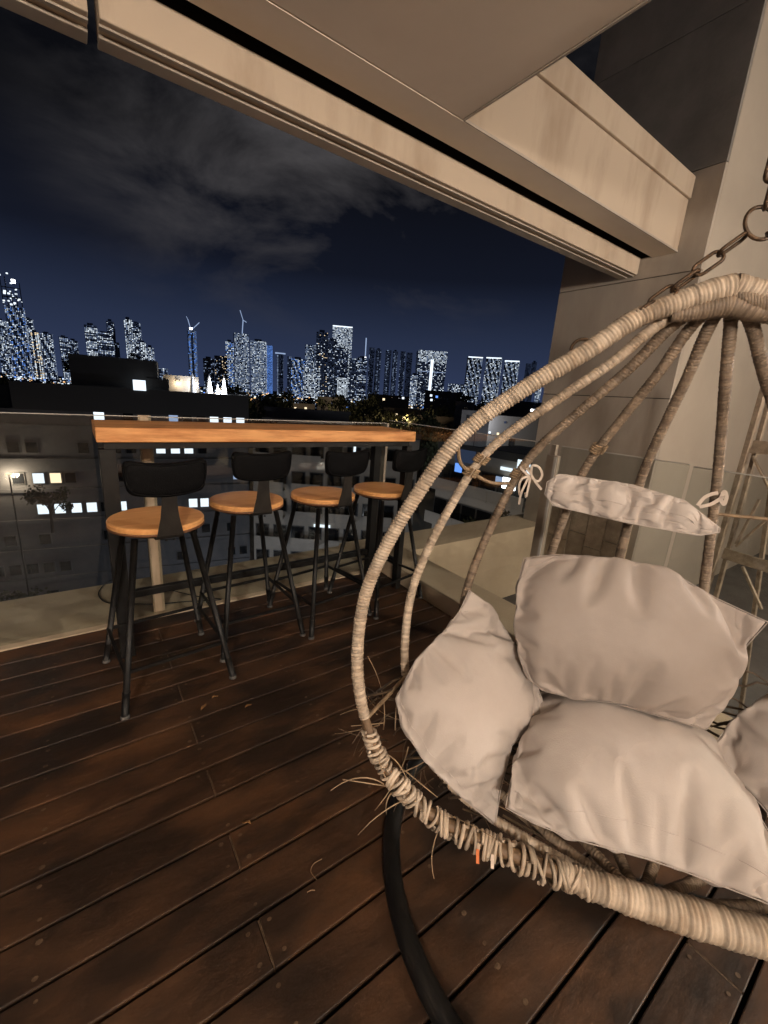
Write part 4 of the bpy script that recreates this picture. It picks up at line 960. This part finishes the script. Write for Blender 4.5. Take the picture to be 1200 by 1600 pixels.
def tree(x, ytop, d, label, k=0, group='dark trees between the buildings', sc_=None):
    p = far(x, ytop, d); h = p[2]-GZ; s_ = sc_ or max(.8, h/10.2)
    t = empty('tree', (p[0], p[1], p[2]-10.2*s_ if sc_ else GZ), rt.uniform(0, 6), label, 'tree', group); 
    c = inst('crown', TM[k % 3][0], t); u = inst('trunk', TM[k % 3][1], t); c.scale = u.scale = (s_*(.8 if not sc_ else 1), s_*(.8 if not sc_ else 1), s_)
dark = 'dark leafy tree in the black band between the table and the skyline'
for k, (x_, y_, d_) in enumerate(((405, 600, 150), (425, 596, 170), (440, 602, 190), (545, 606, 200), (562, 598, 210), (580, 606, 230), (515, 612, 260), (640, 622, 170), (662, 628, 150), (684, 634, 140), (705, 640, 130), (600, 632, 180), (622, 634, 170), (560, 632, 160), (585, 640, 150), (640, 645, 120), (665, 650, 110), (480, 616, 330), (720, 606, 400), (745, 612, 380), (790, 618, 330), (815, 622, 300), (700, 620, 300), (20, 580, 260), (60, 584, 250), (95, 588, 240), (-10, 578, 250), (360, 592, 330), (385, 596, 260))):
    tree(x_, y_, d_, dark, k)
tree(114, 541, 50, 'dark bushy tree top poking up left of the stair house', 1, sc_=.42)
tree(210, 549, 50, 'small dark shrub on top of the stair house', 2, sc_=.16)

# ------------------------------------------------------------------ buildings seen through the glass
wb = block(415, 546, 645, 62, 'pale low building with a long flat white roof behind the table', 'build_mid', depth=10)
wb['group'] = 'buildings seen through the glass'
MB().box(-6.2, 6.2, -1.2, 0, (far(480, 655, 62)[2]-GZ)-.3, (far(480, 655, 62)[2]-GZ)).build('eaves', M['build_pale'], wb)
def facade(p_left, p_right, d, z_top, label, m, wins, lit=(), name='apartment_building'):
    a, b = np.array(far(*p_left, d[0])), np.array(far(*p_right, d[1])); a[2] = b[2] = 0; w_ = np.linalg.norm(b-a); dx = (b-a)/w_; yaw = math.atan2(dx[1], dx[0])
    t = empty(name, (a[0], a[1], GZ), yaw, label, 'building', 'buildings seen through the glass')
    MB().box(0, w_, 0, 12, 0, z_top-GZ).build('wall', M[m], t); MB().box(-.1, w_+.1, -.15, .2, z_top-GZ+.01, z_top-GZ+.6).build('parapet', M['build_dark'], t)
    nrm = np.array([dx[1], -dx[0], 0])
    for fl in range(wins[0]):
        z_ = z_top-GZ-1.9-3.0*fl
        if z_ < 1: break
        for i in range(wins[1]):
            u = (i+.5)*w_/wins[1]; f_ = MB().box(u-.75, u+.75, -.05, -.005, z_-.75, z_+.75).build('window', M['frame'], t)
            MB().box(u-.66, u+.66, -.08, -.051, z_-.66, z_+.66).build('pane', M['winglass'], f_)
        for i in range(0, wins[1]-1, 2):
            u = (i+1)*w_/wins[1]; MB().box(u-1.5, u+1.5, -1.1, -.01, z_-1.35, z_-1.2).build('balcony_slab', M['build_pale'], t); MB().box(u-1.5, u+1.5, -1.1, -1.02, z_-1.19, z_-.35).build('balcony_wall', M[m], t)
    for (px_, py_, c_, w2, h2) in lit:
        q = on_plane(px_, py_, nrm, nrm @ (a-nrm*(-.15))); u = (q-a) @ dx; z_ = q[2]-GZ; MB().box(u-w2, u+w2, -.16, -.10, z_-h2, z_+h2).build('lit_window', EM[c_], t)
    return t
facade((395, 700), (655, 700), (46, 44), -2.7, 'pale grey apartment block with balconies behind the bar stools', 'build_pale', (6, 9), ((554, 707, 'white', .12, 1.1), (503, 822, 'white', .9, .15)))
facade((683, 740), (872, 740), (36, 30), -2.5, 'sandy apartment block behind the side glass with one bright shop window', 'build_pale', (6, 7), ((727, 713, 'faint', 1, .5), (795, 756, 'hot', .55, .4), (783, 752, 'dim', .5, .3), (818, 727, 'white', .5, .35), (806, 736, 'white', 1.3, .12), (716, 731, 'blue', .35, .35), (778, 780, 'warm', .3, .25)))
tree(762, 796, 24, 'dark round tree in front of the sandy block', 1, group='street trees below the terrace', sc_=.35)
tree(735, 800, 25, 'darker street tree to the left of the round one', 2, group='street trees below the terrace', sc_=.38); tree(800, 792, 23, 'street tree nearest the pillar below the parapet', 0, group='street trees below the terrace', sc_=.30)
tree(70, 742, 37.5, 'tree beside the street lamp casting its shadow on the opposite facade', 1, group='street trees below the terrace', sc_=.42)
tree(30, 905, 30, 'street tree crown at the lower left behind the glass', 0, group='street trees below the terrace', sc_=.45)
def street_or_fill_lamp(p, power, label, col=(1, .78, .55)):
    t = empty('street_or_fill_lamp', (p[0], p[1], GZ), label=label, cat='street lamp', group='street lamps below the terrace'); h = p[2]-GZ
    MB().tube([(0, 0, 0), (0, 0, h)], [.09, .05], 8).build('pole', M['blacksteel'], t); MB().box(-.25, .25, -.1, .1, h, h+.1).build('lamp_head', EM['warm'], t)
    l = bpy.data.lights.new('street_or_fill_light', 'POINT'); l.energy = power; l.color = col; l.shadow_soft_size = .3
    lo = bpy.data.objects.new('street_or_fill_light', l); COL.objects.link(lo); lo.parent = t; lo.location = (0, 0, h-.25)
street_or_fill_lamp(atd(14, 742, 35.5), 520, 'street lamp below the left end of the opposite block')
street_or_fill_lamp(P0+fd*-3+fn*10+np.array([0, 0, -17]), 1000, 'added fill lamp below the middle of the opposite block', (.8, .85, 1))  # unseen lamp added to brighten the opposite facade
street_or_fill_lamp(far(560, 760, 30)*[1, 1, 0]+np.array([0, 0, -15]), 1300, 'added fill lamp in front of the pale grey block', (.85, .88, 1))  # unseen lamp added to lift the pale grey facade
street_or_fill_lamp(far(760, 760, 20)*[1, 1, 0]+np.array([0, 0, -10]), 1100, 'added fill lamp in front of the sandy block')  # unseen lamp added to lift the sandy facade

for (px_, py_, d_, pw, lb, c_) in ((470, 640, 205, 16000, 'added fill lamp by the dark house with warm windows', (1, .7, .42)), (745, 655, 92, 5200, 'added fill lamp beside the grey house wall near the rim', (.9, .92, 1)),
        (630, 652, 150, 9000, 'added fill lamp lighting the tree mass right of the table', (1, .66, .36)), (800, 668, 80, 3400, 'added fill lamp by the flat building beyond the side glass', (1, .8, .6)), (540, 640, 240, 16000, 'added fill lamp near the gabled house', (1, .72, .45))):
    street_or_fill_lamp(far(px_, py_, d_), pw, lb, c_)  # lamps added to brighten the dark houses in the middle distance
